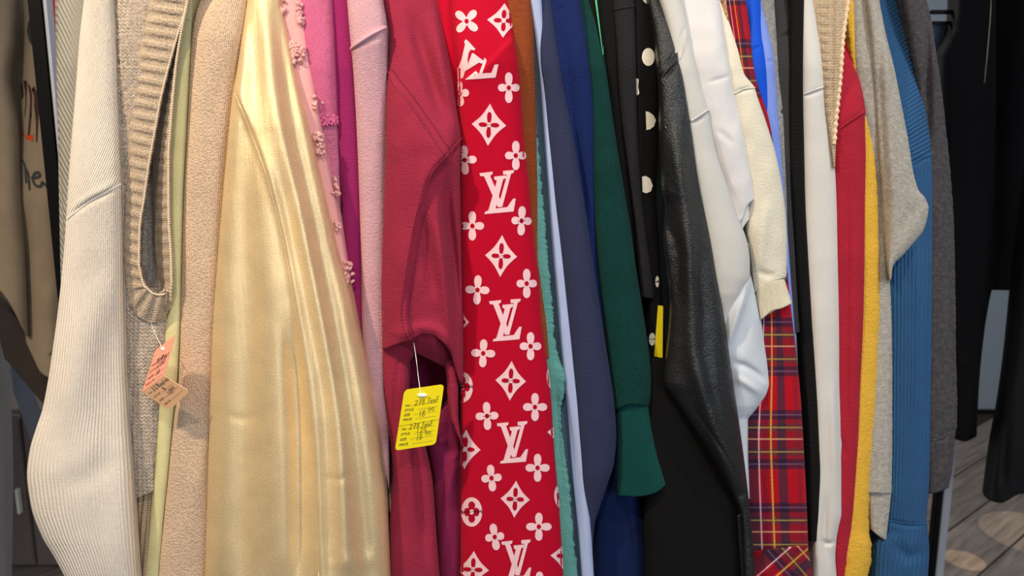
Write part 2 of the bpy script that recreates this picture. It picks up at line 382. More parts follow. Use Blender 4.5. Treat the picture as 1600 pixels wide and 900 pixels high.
def decal(S, polys, mat, parent, lift=.0005, name='print', cell=5.0):
    """flat print laid on the cloth; polys are outlines in pixels"""
    bm = bmesh.new()
    for poly in polys:
        vs = [Vector((x, y, 0)) for x, y in poly]; tri = tessellate_polygon([vs]); bv = [bm.verts.new(v) for v in vs]
        for f in tri:
            try: bm.faces.new([bv[i] for i in f])
            except ValueError: pass
    xs = [v.co.x for v in bm.verts]; ys = [v.co.y for v in bm.verts]
    for ax, lo, hi in ((0, min(xs), max(xs)), (1, min(ys), max(ys))):
        k = math.floor(lo / cell) + 1
        while k * cell < hi:
            co = [0, 0, 0]; no = [0, 0, 0]; co[ax] = k * cell; no[ax] = 1
            bmesh.ops.bisect_plane(bm, geom=bm.verts[:] + bm.edges[:] + bm.faces[:], plane_co=co, plane_no=no); k += 1
    bm.verts.index_update()
    q = np.array([(v.co.x, v.co.y) for v in bm.verts]); fc = [[v.index for v in f.verts] for f in bm.faces]; bm.free()
    if hasattr(S, 'at'):
        l_, r_ = S.edges(q[:, 1]); tt = np.abs((2 * q[:, 0] - l_ - r_) / (r_ - l_)); fc = [f_ for f_ in fc if min(tt[i] for i in f_) < .985] or fc[:1]
    if hasattr(S, 'at'): W = S.at(q[:, 0], q[:, 1], lift); UV = q * S.Ym / F
    else: W = S(q[:, 0], q[:, 1], lift); UV = q / F
    return mesh_obj(name, W, fc, mat, parent, UV, smooth=True)

def garment(name, label, cat, L, R, Ym, mat, top=-60, bot=960, part='sleeve', has_torso=True, tors=None, mkw=None, group=GROUP, **kw):
    S = Surf(L, R, Ym, **kw); g = root(name, label, cat, S, group=group)
    S.mesh(part, mat, g, top, bot, **(mkw or {}))
    if has_torso: torso(S, mat, g, **(tors or {}))
    return g, S

# ================================================================== THE SETTING
m_wall = plain('wall_paint', (140, 150, 160), .8, noise=.04)
m_base = plain('baseboard_paint', (140, 150, 160), .5)
m_ceil = plain('ceiling_paint', (200, 200, 200), .9)
def struct(o): o['kind'] = 'structure'; return o
struct(box('wall_back', (0, 4.05, 1.5), (9, .1, 3.0), m_wall, bev=0))
struct(box('wall_right', (4.5, .5, 1.5), (.1, 7, 3.0), m_wall, bev=0))
struct(box('wall_left', (-4.5, .5, 1.5), (.1, 7, 3.0), m_wall, bev=0))
struct(box('baseboard_back', (0, 3.99, .07), (8.9, .02, .14), m_base, bev=.003))
fl = struct(box('floor', (0, .5, -.02), (9, 7.2, .03), plain('floor_underlay', (40, 34, 30), .9), bev=0))
def wood_mat(name, rgb, rgb2):
    t = NT(name); co = t.n('ShaderNodeTexCoord'); mp = t.n('ShaderNodeMapping'); t.L.new(co.outputs['Object'], mp.inputs[0])
    oi = t.n('ShaderNodeObjectInfo'); mp.inputs['Scale'].default_value = (1.2, 14, 1)
    cb = t.n('ShaderNodeCombineXYZ'); t.L.new(t.math('MULTIPLY', oi.outputs['Random'], 30), cb.inputs[0]); t.L.new(cb.outputs[0], mp.inputs['Location'])
    n1 = t.noise(mp.outputs[0], 3.2, 5, .65)
    mr = t.n('ShaderNodeMapRange'); t.L.new(n1, mr.inputs[0]); mr.inputs[1].default_value = .3; mr.inputs[2].default_value = .68
    c = t.mix(mr.outputs[0], lin(rgb), lin(rgb2)); c = t.mix(t.math('MULTIPLY', oi.outputs['Random'], .35), c, lin((70, 64, 60)))
    t.L.new(c, t.b.inputs['Base Color']); t.b.inputs['Roughness'].default_value = .38
    t.L.new(t.bump(n1, .0008), t.b.inputs['Normal']); return t.m
m_wood = wood_mat('floor_plank_wood', (90, 80, 74), (142, 130, 120))
ang = math.radians(38)
pme = None
for i in range(-22, 24):
    for j in range(-6, 6):
        a, b = j * 1.22 + (i % 3) * .41, i * .19
        x = 1.9 + a * math.cos(ang) - b * math.sin(ang); y = 2.6 + a * math.sin(ang) + b * math.cos(ang)
        if not (-2.6 < x < 4.0 and .9 < y < 4.1): continue
        if y + .62 * math.sin(ang) + .08 > 3.98 or x + .6 > 4.4: continue
        if pme is None:
            o = box('plank', (0, 0, 0), (1.214, .184, .012), m_wood, None, bev=.0015); pme = o.data
        else:
            o = bpy.data.objects.new('plank', pme); C.objects.link(o)
        o.location = (x, y, .0005); o.rotation_euler = (0, 0, ang); o.parent = fl
        bpy.context.view_layer.update()
# floor left of the planks, same boards further than they can be told apart
# ------------------------------------------------------------------ rails
m_blk = plain('black_metal', (7, 7, 8), .5, .0, .15)
def post_x(px, py, Y): return float(P(px, py, Y)[0])
RY = 1.19
rail = empty('clothes_rail', (0, RY, 0), 'black square-post clothes rail carrying the front row of garments', 'clothes rail')
xl = post_x(61, 0, RY); xr = post_x(1760, 0, RY)
box('post', (xl, RY, .865), (.024, .024, 1.70), m_blk, rail)
box('post', (xr, RY, .865), (.022, .022, 1.70), m_blk, rail)
box('top_rail', ((xl + xr) / 2, RY, 1.72), (xr - xl + .03, .024, .024), m_blk, rail)
for x in (xl, xr):
    box('foot', (x, RY, .03), (.03, .44, .03), m_blk, rail)
m_sheen = plain('pale_sheen', (190, 190, 200), .12, .3, .8)
box('post_sheen', (xl + .0155, RY - .003, .865), (.005, .018, 1.7), m_sheen, rail, bev=.001)  # pale strip: reflection on the post's glossy side put into the colour

# ================================================================== FRONT ROW, LEFT TO RIGHT
M = {}
M['sage'] = fabric('sage_rib', (165, 163, 152), 'rib', .0052, .0007, -.45)
M['cream'] = fabric('cream_rib', (240, 230, 216), 'rib', .0042, .0006, 0.0, ang2=.66, mottle=.05)
M['oat'] = fabric('oatmeal_mohair', (224, 204, 186), 'knit', .0062, .0016, mottle=.14, sheen=.5, rgb2=(240, 228, 212))
M['oatband'] = fabric('oatmeal_rib_yarn', (232, 210, 184), 'knit', .0034, .0007, mottle=.08, sheen=.35)
M['lemon'] = fabric('pale_lemon_fleece', (222, 214, 160), 'jersey', sheen=.3)
M['beige'] = fabric('beige_terry', (212, 186, 160), 'terry', mottle=.10)
M['gold'] = fabric('gold_satin', (240, 214, 166), 'satin', rough=.40, mottle=.13)
M['blush'] = fabric('blush_chiffon', (220, 160, 160), 'jersey', mottle=.05, fine=.4)
M['tuft'] = fabric('blush_tuft_yarn', (226, 172, 168), 'jersey', mottle=.1)
M['pink'] = fabric('pink_twill_knit', (222, 112, 156), 'twill', .0024, .0012, .75, mottle=.1)
M['pink2'] = fabric('pink_fleece', (205, 118, 150), 'terry', mottle=.12)
M['berry'] = fabric('berry_jersey', (142, 34, 92), 'cord', mottle=.08)
M['rose'] = fabric('pale_rose_fleece', (216, 170, 182), 'fleece', mottle=.07)
M['crimson'] = fabric('washed_crimson_cotton', (154, 42, 68), 'fleece', mottle=.16, fine=.6)
M['red'] = fabric('scarlet_cotton', (178, 0, 38), 'jersey', mottle=.05)
M['print'] = fabric('white_print', (236, 194, 200), 'jersey', mottle=.05, sheen=.1)
M['printred'] = fabric('red_print_inner', (172, 0, 36), 'jersey', mottle=.05, sheen=.1)
M['rust'] = fabric('rust_fleece', (146, 70, 34), 'fleece', mottle=.12)
M['teal'] = fabric('seafoam_fluffy_fleece', (104, 168, 160), 'fleece', mottle=.14, sheen=.5)
M['steel'] = fabric('steel_blue_shade', (84, 104, 124), 'jersey')
M['lav'] = fabric('powder_blue_knit', (164, 178, 214), 'jersey', mottle=.06)
M['slate'] = fabric('slate_navy_cotton', (46, 52, 80), 'fleece', mottle=.08, fine=.6)
M['royal'] = fabric('royal_navy_fleece', (20, 38, 94), 'fleece', mottle=.10)
M['navy'] = fabric('navy_twill', (12, 28, 68), 'jersey', mottle=.06)
M['green'] = fabric('bottle_green_knit', (9, 66, 62), 'knit', .0026, .0004, mottle=.15)
M['greenrib'] = fabric('bottle_green_rib', (10, 70, 66), 'rib', .0030, .0005, mottle=.12)
M['mint'] = fabric('mint_piping', (96, 214, 158), 'jersey')
M['black'] = fabric('black_jersey', (14, 14, 15), 'jersey', sheen=.08)
M['charc'] = fabric('soft_black_fleece', (38, 37, 40), 'fleece', sheen=.15)
M['dot'] = fabric('ivory_dot', (226, 222, 208), 'jersey', mottle=.04)
M['leather'] = fabric('black_leather', (30, 33, 36), 'leather', rough=.40, mottle=.2)
M['smoke'] = fabric('grey_white_jersey', (192, 192, 189), 'jersey', mottle=.04)
M['shirt'] = fabric('white_cotton_shirt', (208, 207, 209), 'jersey', mottle=.04)
M['ivory'] = fabric('ivory_sweatshirt', (216, 210, 192), 'fleece', mottle=.06, fine=.5)
M['ivoryrib'] = fabric('ivory_rib', (232, 224, 196), 'rib', .0024, .0005, mottle=.05)
M['white'] = fabric('white_satin_jersey', (196, 203, 212), 'jersey', rough=.6, mottle=.03)
M['white'].node_tree.nodes['Principled BSDF'].inputs['Specular IOR Level'].default_value = .5
M['plaid'] = plaid_mat('tartan_flannel'); M['plaid2'] = plaid_mat('tartan_flannel_bias', .85)
M['cobalt'] = fabric('cobalt_satin', (8, 78, 204), 'jersey', rough=.45, mottle=.05)
M['peri'] = fabric('periwinkle_jersey', (122, 146, 222), 'jersey')
M['grey'] = fabric('grey_marl', (134, 134, 134), 'fleece', rgb2=(160, 160, 160))
M['ash'] = fabric('dark_ash_fleece', (54, 53, 56), 'fleece', fine=.6)
M['blackrib'] = fabric('black_rib', (18, 17, 16), 'rib', .012, .0006, mottle=.1, sheen=.1)
M['jersey'] = fabric('white_textured_jersey', (206, 203, 198), 'jersey', mottle=.05)
M['chunky'] = fabric('cream_chunky', (226, 200, 166), 'knit', .005, .0008)
M['cherry'] = fabric('cherry_fleece', (172, 34, 54), 'fleece', mottle=.12, fine=.7)
M['yellow'] = fabric('mustard_fleece', (236, 184, 66), 'fleece', mottle=.08)
M['heather'] = fabric('heather_grey_cotton', (170, 165, 155), 'fleece', mottle=.10, rgb2=(188, 182, 172))
M['blue'] = fabric('denim_blue_rib', (44, 86, 128), 'rib', .0056, .0008, 0.0, ang2=1.10, mottle=.08)
M['coal'] = fabric('charcoal_marl_fleece', (66, 64, 68), 'fleece', rgb2=(84, 80, 82))
M['thread'] = plain('thread', (235, 235, 235), .4)

def ramp(poly, w=10):
    return lambda x, y: 1 / (1 + np.exp(-pdist(x, y, poly, True) / w * 3))

# 1 sage ribbed sweater
garment('ribbed_sweater', 'sage grey ribbed sweater half hidden just right of the black post', 'sweater',
        [(0, 89), (120, 88), (240, 94), (360, 99), (480, 104), (700, 112)], [(0, 150), (450, 150)], 1.05, M['sage'], bot=760, noise=(.003, 10, 2, 3), df=.03,
        tors=dict(y0=.04, y1=.15, ybot=600, wf=.4))
# 2 cream ribbed batwing sweater
R2 = [(0, 177), (60, 181), (150, 184), (250, 188), (330, 190), (450, 192), (560, 194), (650, 199), (740, 206), (820, 210), (900, 214)]
L2 = [(-60, 137), (0, 131), (60, 124), (140, 118), (250, 109), (330, 104), (400, 99), (480, 91), (540, 83), (600, 74), (640, 66), (670, 56), (705, 46), (740, 42), (790, 48), (840, 66), (870, 84), (900, 100), (960, 130)]
sm = [(100, 350), (112, 336), (140, 316), (165, 303), (196, 284)]
g, S = garment('ribbed_sweater', 'cream ribbed knit sweater with a wide batwing sleeve, first large garment at left', 'sweater', L2, R2, .935, M['cream'],
        bot=980, noise=(.0035, 8, 2.2, 11), uvw=.115, sh=.008, ys=300, creases=[('groove', sm, 4, .0035), ('ridge', off([(b, a) for a, b in sm], 0) and [(x, y - 9) for x, y in sm], 6, .002),
        ('ridge', [(150, 420), (120, 560), (96, 700)], 30, .010), ('groove', [(180, 430), (170, 640), (150, 900)], 26, .006), ('groove', [(80, 740), (130, 750), (190, 700)], 20, .003)],
        mkw=dict(zone=lambda x, y: 1 / (1 + np.exp(np.clip(pdist(x, y, [(196, 284), (165, 303), (140, 316), (112, 336), (90, 365)], True) * 1.2, -30, 30))), step=2.2))
seam_tube(S, [(106, 342), (114, 335), (140, 315), (165, 301), (188, 288)], M['cream'], g, .0013, .0002)
# 3 oatmeal knit vest with ribbed armhole
A_ = [(-60, 240), (0, 233), (50, 223), (100, 213), (150, 206), (200, 202), (250, 199), (300, 197), (350, 195), (400, 194), (440, 197), (475, 202)]
B_ = [(-60, 300), (0, 291), (50, 276), (100, 262), (150, 250), (200, 241), (250, 232), (300, 225), (350, 218), (400, 217), (425, 221), (448, 230)]
V3L = [(0, 180), (100, 186), (200, 190), (350, 192), (500, 190), (600, 196), (700, 204), (800, 213), (900, 220)]
V3R = [(-60, 300), (0, 293), (50, 284), (100, 276), (150, 271), (200, 267), (300, 264), (400, 266), (450, 268), (500, 264), (560, 262), (640, 252), (700, 246), (760, 243), (900, 243)]
pocket = [(288, -60), (278, 20), (256, 110), (236, 215), (220, 300), (213, 370), (213, 410), (228, 452), (246, 458), (262, 446), (262, 400), (262, 300), (264, 200), (276, 90), (290, -60)]
g, S = garment('knitted_vest', 'fuzzy oatmeal knitted vest with a wide ribbed armhole and a pink tag', 'vest', V3L, V3R, .96, M['oat'], bot=[(-1, 780), (1, 766)], part='body',
        noise=(.003, 22, 8, 31), df=.022, bumps=[('in', pocket, 14, .055)], mkw=dict(db=.11, step=1.6, jitter=1.2, backw=.8), tors=dict(y0=.09, y1=.38, ybot=760, wf=.7))
def ring_band():
    pts = []      # (outer xy, inner xy, outer lift, inner lift)
    for y in np.linspace(-50, 440, 110): pts.append(((float(interp(A_, y)), y), (float(interp(B_, y)), y + 9), .000, .013))
    for o_, i_ in (((203, 478), (228, 448)), ((210, 490), (233, 454)), ((219, 499), (238, 458)), ((230, 505), (244, 460)), ((243, 506), (250, 461)), ((256, 497), (256, 460)), ((265, 478), (261, 456))):
        pts.append((o_, i_, .002, .014))
    Dr = [(-60, 300), (0, 293), (50, 283), (100, 275), (150, 270), (200, 266), (250, 263), (300, 263), (350, 264), (400, 267), (450, 268)]
    Cr = [(-60, 296), (0, 289), (50, 275), (100, 262), (150, 252), (200, 243), (250, 238), (300, 238), (350, 240), (400, 243), (430, 247), (450, 252)]
    for y in np.linspace(442, -50, 110): pts.append(((float(interp(Dr, y)), y), (float(interp(Cr, y)), y), .014, -.034))
    # resample along the middle
    O = np.array([p[0] for p in pts]); I = np.array([p[1] for p in pts]); lo = np.array([p[2] for p in pts]); li = np.array([p[3] for p in pts])
    mid = (O + I) / 2; d = np.r_[0, np.cumsum(np.hypot(*np.diff(mid, axis=0).T))]; n = int(d[-1] / 1.1); s = np.linspace(0, d[-1], n)
    f = lambda a: np.interp(s, d, a)
    Ox, Oy, Ix, Iy, lo, li = f(O[:, 0]), f(O[:, 1]), f(I[:, 0]), f(I[:, 1]), f(lo), f(li)
    for k in range(8): lo[1:-1] = (lo[:-2] + lo[1:-1] * 2 + lo[2:]) / 4; li[1:-1] = (li[:-2] + li[1:-1] * 2 + li[2:]) / 4
    K = 22; w = np.linspace(0, 1, K)[None]; X = Ox[:, None] + (Ix - Ox)[:, None] * w; Yp = Oy[:, None] + (Iy - Oy)[:, None] * w
    period = 19.0; rib = np.clip(np.sin(s / period * 2 * PI) * 1.4, -1, 1)[:, None]
    lift = lo[:, None] + (li - lo)[:, None] * w + .0017 * rib * np.sin(w * PI) ** .35 + .003 * np.sin(w * PI)
    lift = lift + .0012 * vn(X * .9, Yp * .9, 3)
    front = P(X, Yp, .96 - .020 - lift)
    V = np.concatenate([front, front + np.array([0, .006, 0])], 1); K2 = 2 * K
    idx = list(range(K)) + list(range(2 * K - 1, K - 1, -1)); V = V[:, idx]
    fc = []
    for i in range(n - 1):
        for k in range(K2): fc.append((i*K2+k, i*K2+(k+1) % K2, (i+1)*K2+(k+1) % K2, (i+1)*K2+k))
    UV = np.stack([np.concatenate([w[0], w[0][::-1]])[None] * .04 + 0 * s[:, None], s[:, None] * .00085 + 0 * V[..., 0]], -1)
    mesh_obj('armhole_band', V.reshape(-1, 3), fc, M['oatband'], g, UV, np.zeros(n * K2))
    # little loops along the edge of the band
    rim = [tuple(q) for q in P(Ix, Iy, .96 - .020 - li - .001)]
    rr = .0012 + .0005 * np.sin(s * 1.6)
    tube('rim_cord', rim[:int(n * .52)], rr[:int(n * .52)], M['oatband'], g, 6)
    rim2 = [tuple(q) for q in P(Ox, Oy, .96 - .020 - lo - .001)]
    tube('rim_cord', rim2[int(n * .53):], rr[int(n * .53):] * 1.15, M['oatband'], g, 6)
ring_band()
# ribbed hem of the vest
Sh = Surf([(740, 210), (800, 214), (900, 221)], [(740, 244), (800, 243), (900, 241)], .965, noise=(.002, 20, 6, 2), df=.016)
M['oathem'] = fabric('oatmeal_hem_rib', (184, 160, 134), 'rib', .0075, .0018, .12, mottle=.12)
Sh.mesh('hem', M['oathem'], g, [(-1, 776), (1, 762)], 960, step=1.6, db=.08)
vest = g
# yarn fuzz on the vest
def fuzz(S, parent, mat, n, x0, x1, y0, y1, ln=.010, r=.00012, seed=1, lift=.0):
    rng = np.random.RandomState(seed); V = []; fc = []
    for i in range(n):
        y = rng.uniform(y0, y1); x = rng.uniform(x0(y), x1(y)); p = S.at(np.array(x), np.array(y), lift).reshape(3)
        d = rng.normal(size=3); d[1] = -abs(d[1]) * .7; d /= np.linalg.norm(d); e = rng.normal(size=3) * .6; L_ = ln * rng.uniform(.4, 1.1)
        q = [p, p + d * L_ * .5, p + (d + e * .5) * L_ * .9]; b = len(V)
        sd = np.cross(d, [0, 1, 0.1]); sd /= np.linalg.norm(sd) + 1e-9; up = np.cross(d, sd)
        for c in q:
            for k in range(3): V.append(c + (sd * math.cos(k * 2.094) + up * math.sin(k * 2.094)) * r)
        for s_ in range(2):
            for k in range(3): fc.append((b+s_*3+k, b+s_*3+(k+1) % 3, b+s_*3+3+(k+1) % 3, b+s_*3+3+k))
    o = mesh_obj('yarn_fuzz', np.array(V), fc, mat, parent); o['kind'] = 'stuff'; return o
M['fuzz'] = fabric('pale_yarn_fibre', (240, 226, 212), 'jersey')
fuzz(S, vest, M['fuzz'], 2600, lambda y: float(interp(V3L, y)), lambda y: float(interp(A_, y)) + 4, -20, 470, .011, seed=2)
fuzz(S, vest, M['fuzz'], 1200, lambda y: float(interp(V3L, y)), lambda y: float(interp(V3R, y)), 500, 740, .008, seed=3)
# 4 pale lemon
R4 = [(0, 302), (30, 301), (100, 297), (200, 292), (300, 287), (400, 284), (500, 282), (600, 277), (650, 271), (740, 263), (830, 254), (900, 249)]
L4 = [(0, 287), (100, 271), (200, 261), (300, 259), (400, 261), (450, 263), (520, 257), (640, 247), (700, 243), (760, 238), (830, 233), (900, 227)]
g, S4 = garment('fleece_sweater', 'pale lemon green fleece sweater between the oatmeal vest and the beige terry one', 'sweater', L4, R4, .953, M['lemon'], noise=(.002, 9, 2, 5), sh=.015,
        mkw=dict(db=.07))
seam_tube(S4, [(288, 28), (294, 30), (299, 33)], M['lemon'], g, .001)
# 5 beige terry
L5 = [(-60, 322), (0, 312), (18, 305), (40, 301), (100, 297), (200, 292), (300, 287), (400, 284), (500, 281), (600, 277), (650, 271), (740, 262), (830, 253), (900, 246)]
R5 = [(0, 388), (150, 368), (300, 352), (450, 345), (600, 338), (750, 334), (900, 332)]
g, S5 = garment('terry_sweatshirt', 'sandy beige terry sweatshirt left of the gold satin dress', 'sweatshirt', L5, R5, .956, M['beige'], noise=(.004, 9, 2.4, 8), sh=.03, ys=60,
        creases=[('groove', [(330, 600), (300, 690), (310, 760)], 10, .003), ('ridge', [(340, 640), (310, 740), (290, 860)], 12, .003), ('groove', [(350, 80), (335, 200), (330, 330)], 16, .003)])
# 6 gold satin
L6 = [(-60, 392), (0, 386), (60, 377), (110, 370), (150, 363), (250, 353), (330, 346), (420, 339), (500, 333), (600, 329), (700, 326), (800, 323), (900, 320)]
R6 = [(-60, 428), (0, 438), (60, 450), (120, 463), (190, 481), (270, 500), (340, 516), (400, 530), (450, 545), (520, 560), (580, 573), (640, 585), (720, 597), (800, 605), (900, 610)]
sgold = [(366, 146), (378, 172), (395, 215), (415, 270), (430, 325), (444, 385), (454, 440), (462, 490), (472, 560), (482, 640), (490, 720), (494, 800), (498, 900)]
g, S6 = garment('satin_dress', 'long pale gold satin dress with a vertical seam, shiny and flaring downwards', 'dress', L6, R6, .925, M['gold'], noise=(.003, 9, 2.6, 21), sh=.015, ys=200, part='skirt', has_torso=False,
        creases=[('step', sgold, 4, .016, 70), ('groove', sgold, 2.2, .003),
                 ('ridge', [(372, -20), (372, 200), (352, 420), (350, 640), (345, 960)], 22, .009), ('groove', [(404, -40), (392, 140), (384, 300), (392, 480), (385, 700), (382, 960)], 18, .008),
                 ('ridge', [(400, 200), (425, 480), (432, 640), (432, 960)], 24, .009), ('groove', [(452, 480), (466, 650), (468, 760), (468, 960)], 14, .014),
                 ('ridge', [(405, -40), (430, 160), (470, 330), (505, 520), (530, 700), (545, 960)], 16, .009), ('groove', [(425, -40), (455, 180), (490, 350), (525, 520), (552, 680), (580, 960)], 13, .009),
                 ('groove', [(430, 230), (470, 430), (508, 620), (515, 760), (518, 960)], 12, .008), ('groove', [(503, 740), (530, 750), (560, 728)], 6, .0012),
                 ('ridge', [(520, 870), (560, 880), (600, 860)], 14, .003), ('groove', [(340, 640), (380, 655), (420, 640)], 7, .0008)], mkw=dict(db=.30, step=2.0, backw=.6))
seam_tube(S6, sgold, M['gold'], g, .0007, .0)
# 7 blush chiffon with yarn tufts
R7 = [(-60, 468), (0, 477), (60, 483), (120, 491), (200, 503), (260, 514), (330, 528), (400, 540), (440, 546), (520, 552)]
L7 = [(-60, 415), (0, 425), (120, 450), (270, 488), (400, 518), (520, 545)]
g, S7 = garment('tufted_blouse', 'blush pink chiffon blouse dotted with little yarn tufts beside the gold dress', 'blouse', L7, R7, .94, M['blush'], bot=500, noise=(.002, 8, 2, 9), sh=.015, ys=200,
        creases=[('groove', [(447, 30), (470, 120)], 5, .003)])
def tuft(S, g, cx, cy, n, rx, ry, seed):
    rng = np.random.RandomState(seed); bm = bmesh.new()
    for k in range(n):
        x = cx + rng.uniform(-rx, rx); y = cy + rng.uniform(-ry, ry); p = S.at(np.array(x), np.array(y), .003 + rng.uniform(0, .003)).reshape(3)
        r = rng.uniform(.0018, .0030); ax = Vector(rng.normal(size=3)).normalized()
        ret = bmesh.ops.create_icosphere(bm, subdivisions=1, radius=r)
        for v in ret['verts']: v.co = v.co + ax * ax.dot(v.co) * .9 + Vector(p)
    me = bpy.data.meshes.new('yarn_tuft'); bm.to_mesh(me); bm.free(); me.materials.append(M['tuft'])
    for f in me.polygons: f.use_smooth = True
    o = bpy.data.objects.new('yarn_tuft', me); C.objects.link(o); o.parent = g; o.matrix_parent_inverse = g.matrix_world.inverted()
for k, (x, y, n, rx, ry) in enumerate([(464, 84, 34, 11, 14), (456, 76, 8, 5, 10), (441, 12, 8, 3, 12), (468, 18, 14, 4, 16), (472, 32, 8, 4, 5), (495, 156, 12, 4, 14), (497, 216, 16, 7, 8), (501, 232, 12, 5, 8), (522, 291, 12, 4, 14), (526, 302, 6, 3, 4), (527, 352, 7, 4, 6), (543, 420, 12, 4, 10), (545, 434, 10, 3, 8)]):
    tuft(S7, g, x, y, n, rx, ry, 50 + k)
# 8 pink sweater with looped hem of the yoke
R8 = [(0, 520), (60, 523), (150, 527), (250, 531), (400, 536), (520, 545)]
L8 = [(0, 463), (60, 470), (120, 478), (200, 490), (300, 508), (400, 522), (520, 532)]
g, S8 = garment('twill_knit_sweater', 'bright pink knit sweater with a looped yoke edge, between blush blouse and berry top', 'sweater', L8, R8, .962, M['pink2'], bot=560, noise=(.002, 12, 3, 12))
Sy = Surf(L8, R8, .958, noise=(.002, 12, 3, 12)); Sy.mesh('yoke', M['pink'], g, -62, [(-1, 186), (0, 192), (1, 190)], db=.04)
rng = np.random.RandomState(8); bm = bmesh.new()
for k in range(70):
    x = rng.uniform(494, 528); y = 186 + rng.uniform(-6, 9); p = Sy.at(np.array(x), np.array(y), .001).reshape(3)
    r_ = bmesh.ops.create_icosphere(bm, subdivisions=1, radius=.0014)
    for v in r_['verts']: v.co = Vector((v.co.x, v.co.y, v.co.z * 1.6)) + Vector(p)
me = bpy.data.meshes.new('loop_fringe'); bm.to_mesh(me); bm.free(); me.materials.append(M['pink']); o = bpy.data.objects.new('loop_fringe', me); C.objects.link(o); o.parent = g; o.matrix_parent_inverse = g.matrix_world.inverted(); o['kind'] = 'stuff'
# 9 berry
L9 = [(0, 514), (60, 518), (150, 523), (200, 526), (300, 533), (400, 539), (500, 556)]
R9 = [(0, 546), (100, 553), (200, 559), (300, 564), (400, 567), (520, 572)]
g, S9 = garment('jersey_top', 'narrow dark berry magenta jersey top between pink and pale rose sweatshirts', 'top', L9, R9, .956, M['berry'], bot=760, noise=(.0015, 10, 2, 13), df=.008,
        creases=[('groove', [(521, -40), (527, 150), (534, 300), (541, 420)], 2, .003)])
# 10 pale rose fleece
L10 = [(0, 542), (60, 547), (100, 551), (200, 557), (300, 561), (400, 564), (520, 566), (600, 575), (700, 595)]
R10 = [(-40, 596), (0, 598), (30, 603), (45, 604), (60, 604), (150, 606), (300, 606), (700, 608)]
g, S10 = garment('fleece_sweatshirt', 'pale rose pink fleece sweatshirt with a folded shoulder seam', 'sweatshirt', L10, R10, .948, M['rose'], bot=800, noise=(.0025, 12, 3, 14), sh=.03, ys=70,
        creases=[('step', [(600, 42), (580, 50), (562, 62), (545, 76)], 2.5, .004, 40), ('groove', [(545, 82), (565, 70), (585, 60), (602, 54)], 3, .004)])
seam_tube(S10, [(549, 76), (560, 67), (580, 54), (602, 43)], M['rose'], g, .0022, .001)
stitches(S10, [(551, 84), (562, 75), (582, 63), (603, 54)], M['rose'], g, 4, 2.6, .8)
# 11 crimson sweatshirt
L11 = [(-60, 590), (0, 598), (60, 609), (100, 607), (140, 604), (220, 603), (320, 600), (400, 597), (450, 596), (520, 597), (600, 598)]
R11 = [(-60, 676), (0, 686), (60, 697), (110, 706), (170, 714), (215, 720), (250, 719), (330, 720), (450, 722), (560, 724), (600, 724)]
crag = [(606, 112), (618, 128), (636, 150), (656, 178), (676, 207), (690, 228), (700, 240)]
cin = [(700, 242), (690, 252), (676, 268), (667, 290), (662, 320), (655, 345), (645, 400), (637, 450), (633, 490), (637, 515), (644, 526)]
g, S11 = garment('raglan_sweatshirt', 'washed crimson raglan sweatshirt with open underarm and a yellow price tag', 'sweatshirt', L11, R11, .925, M['crimson'], part='sleeve_head',
        bot=[(-1, 546), (-.55, 536), (-.25, 530), (0, 522), (.25, 524), (.5, 534), (.75, 552), (.9, 578), (1, 600)], noise=(.005, 10, 3, 33), sh=.02, ys=230,
        creases=[('step', [(700, 240), (690, 228), (676, 207), (656, 178), (636, 150), (618, 128), (604, 108)], 3, .010, 70), ('groove', crag, 3, .005),
                 ('step', [(640, 520), (634, 470), (640, 420), (650, 360), (662, 310), (668, 285), (682, 262), (702, 242)], 4, .012, 40),
                 ('groove', [(722, 218), (710, 232), (702, 242)], 4, .008), ('groove', [(640, 0), (660, 80), (690, 170), (705, 215)], 12, .016), ('ridge', [(670, -20), (690, 90), (706, 190)], 12, .008),
                 ('groove', [(702, 250), (700, 330), (712, 430), (716, 540)], 9, .022), ('ridge', [(674, 300), (690, 400), (702, 500), (708, 580)], 12, .014),
                 ('groove', [(664, 330), (672, 420), (684, 480)], 10, .009), ('ridge', [(612, 530), (640, 518), (660, 522)], 10, .004), ('ridge', [(640, 518), (665, 512), (690, 524), (706, 560)], 9, .006)],
        mkw=dict(db=.05, step=2.0), tors=dict(y0=.10, ybot=880, wf=.35))
seam_tube(S11, [(721, 216), (712, 226), (703, 238)], M['crimson'], g, .0014, .0006)
for pts in (crag, cin): seam_tube(S11, pts, M['crimson'], g, .0011, .0004)
M['stitchred'] = plain('crimson_stitch', (92, 16, 38), .8)
stitches(S11, crag, M['stitchred'], g, 5, 3.4, 1.8, offpx=7); stitches(S11, crag, M['stitchred'], g, 5, 3.2, 1.2, offpx=-5)
stitches(S11, cin[4:], M['stitchred'], g, 5, 3.2, 1.5, offpx=6); stitches(S11, cin[4:], M['stitchred'], g, 5, 3.2, 1.5, offpx=-6)
M['plum'] = fabric('crimson_cotton_shaded', (132, 34, 74), 'jersey', mottle=.10)  # same crimson cloth, underarm shade put into its darker purple colour
Sa = Surf([(520, 597), (600, 599), (640, 603), (700, 611), (740, 614), (820, 609), (900, 609)], [(520, 644), (545, 650), (570, 640), (600, 640), (650, 652), (700, 664), (760, 676), (850, 683), (900, 687)], .935,
          noise=(.004, 12, 4, 41), creases=[('groove', [(628, 540), (618, 600), (616, 680)], 3, .003), ('groove', [(640, 640), (655, 760), (668, 900)], 6, .008), ('ridge', [(630, 560), (640, 700), (640, 900)], 12, .006)], df=.02)
Sa.mesh('sleeve', M['crimson'], g, [(-1, 530), (.2, 536), (1, 532)], 980, db=.05)
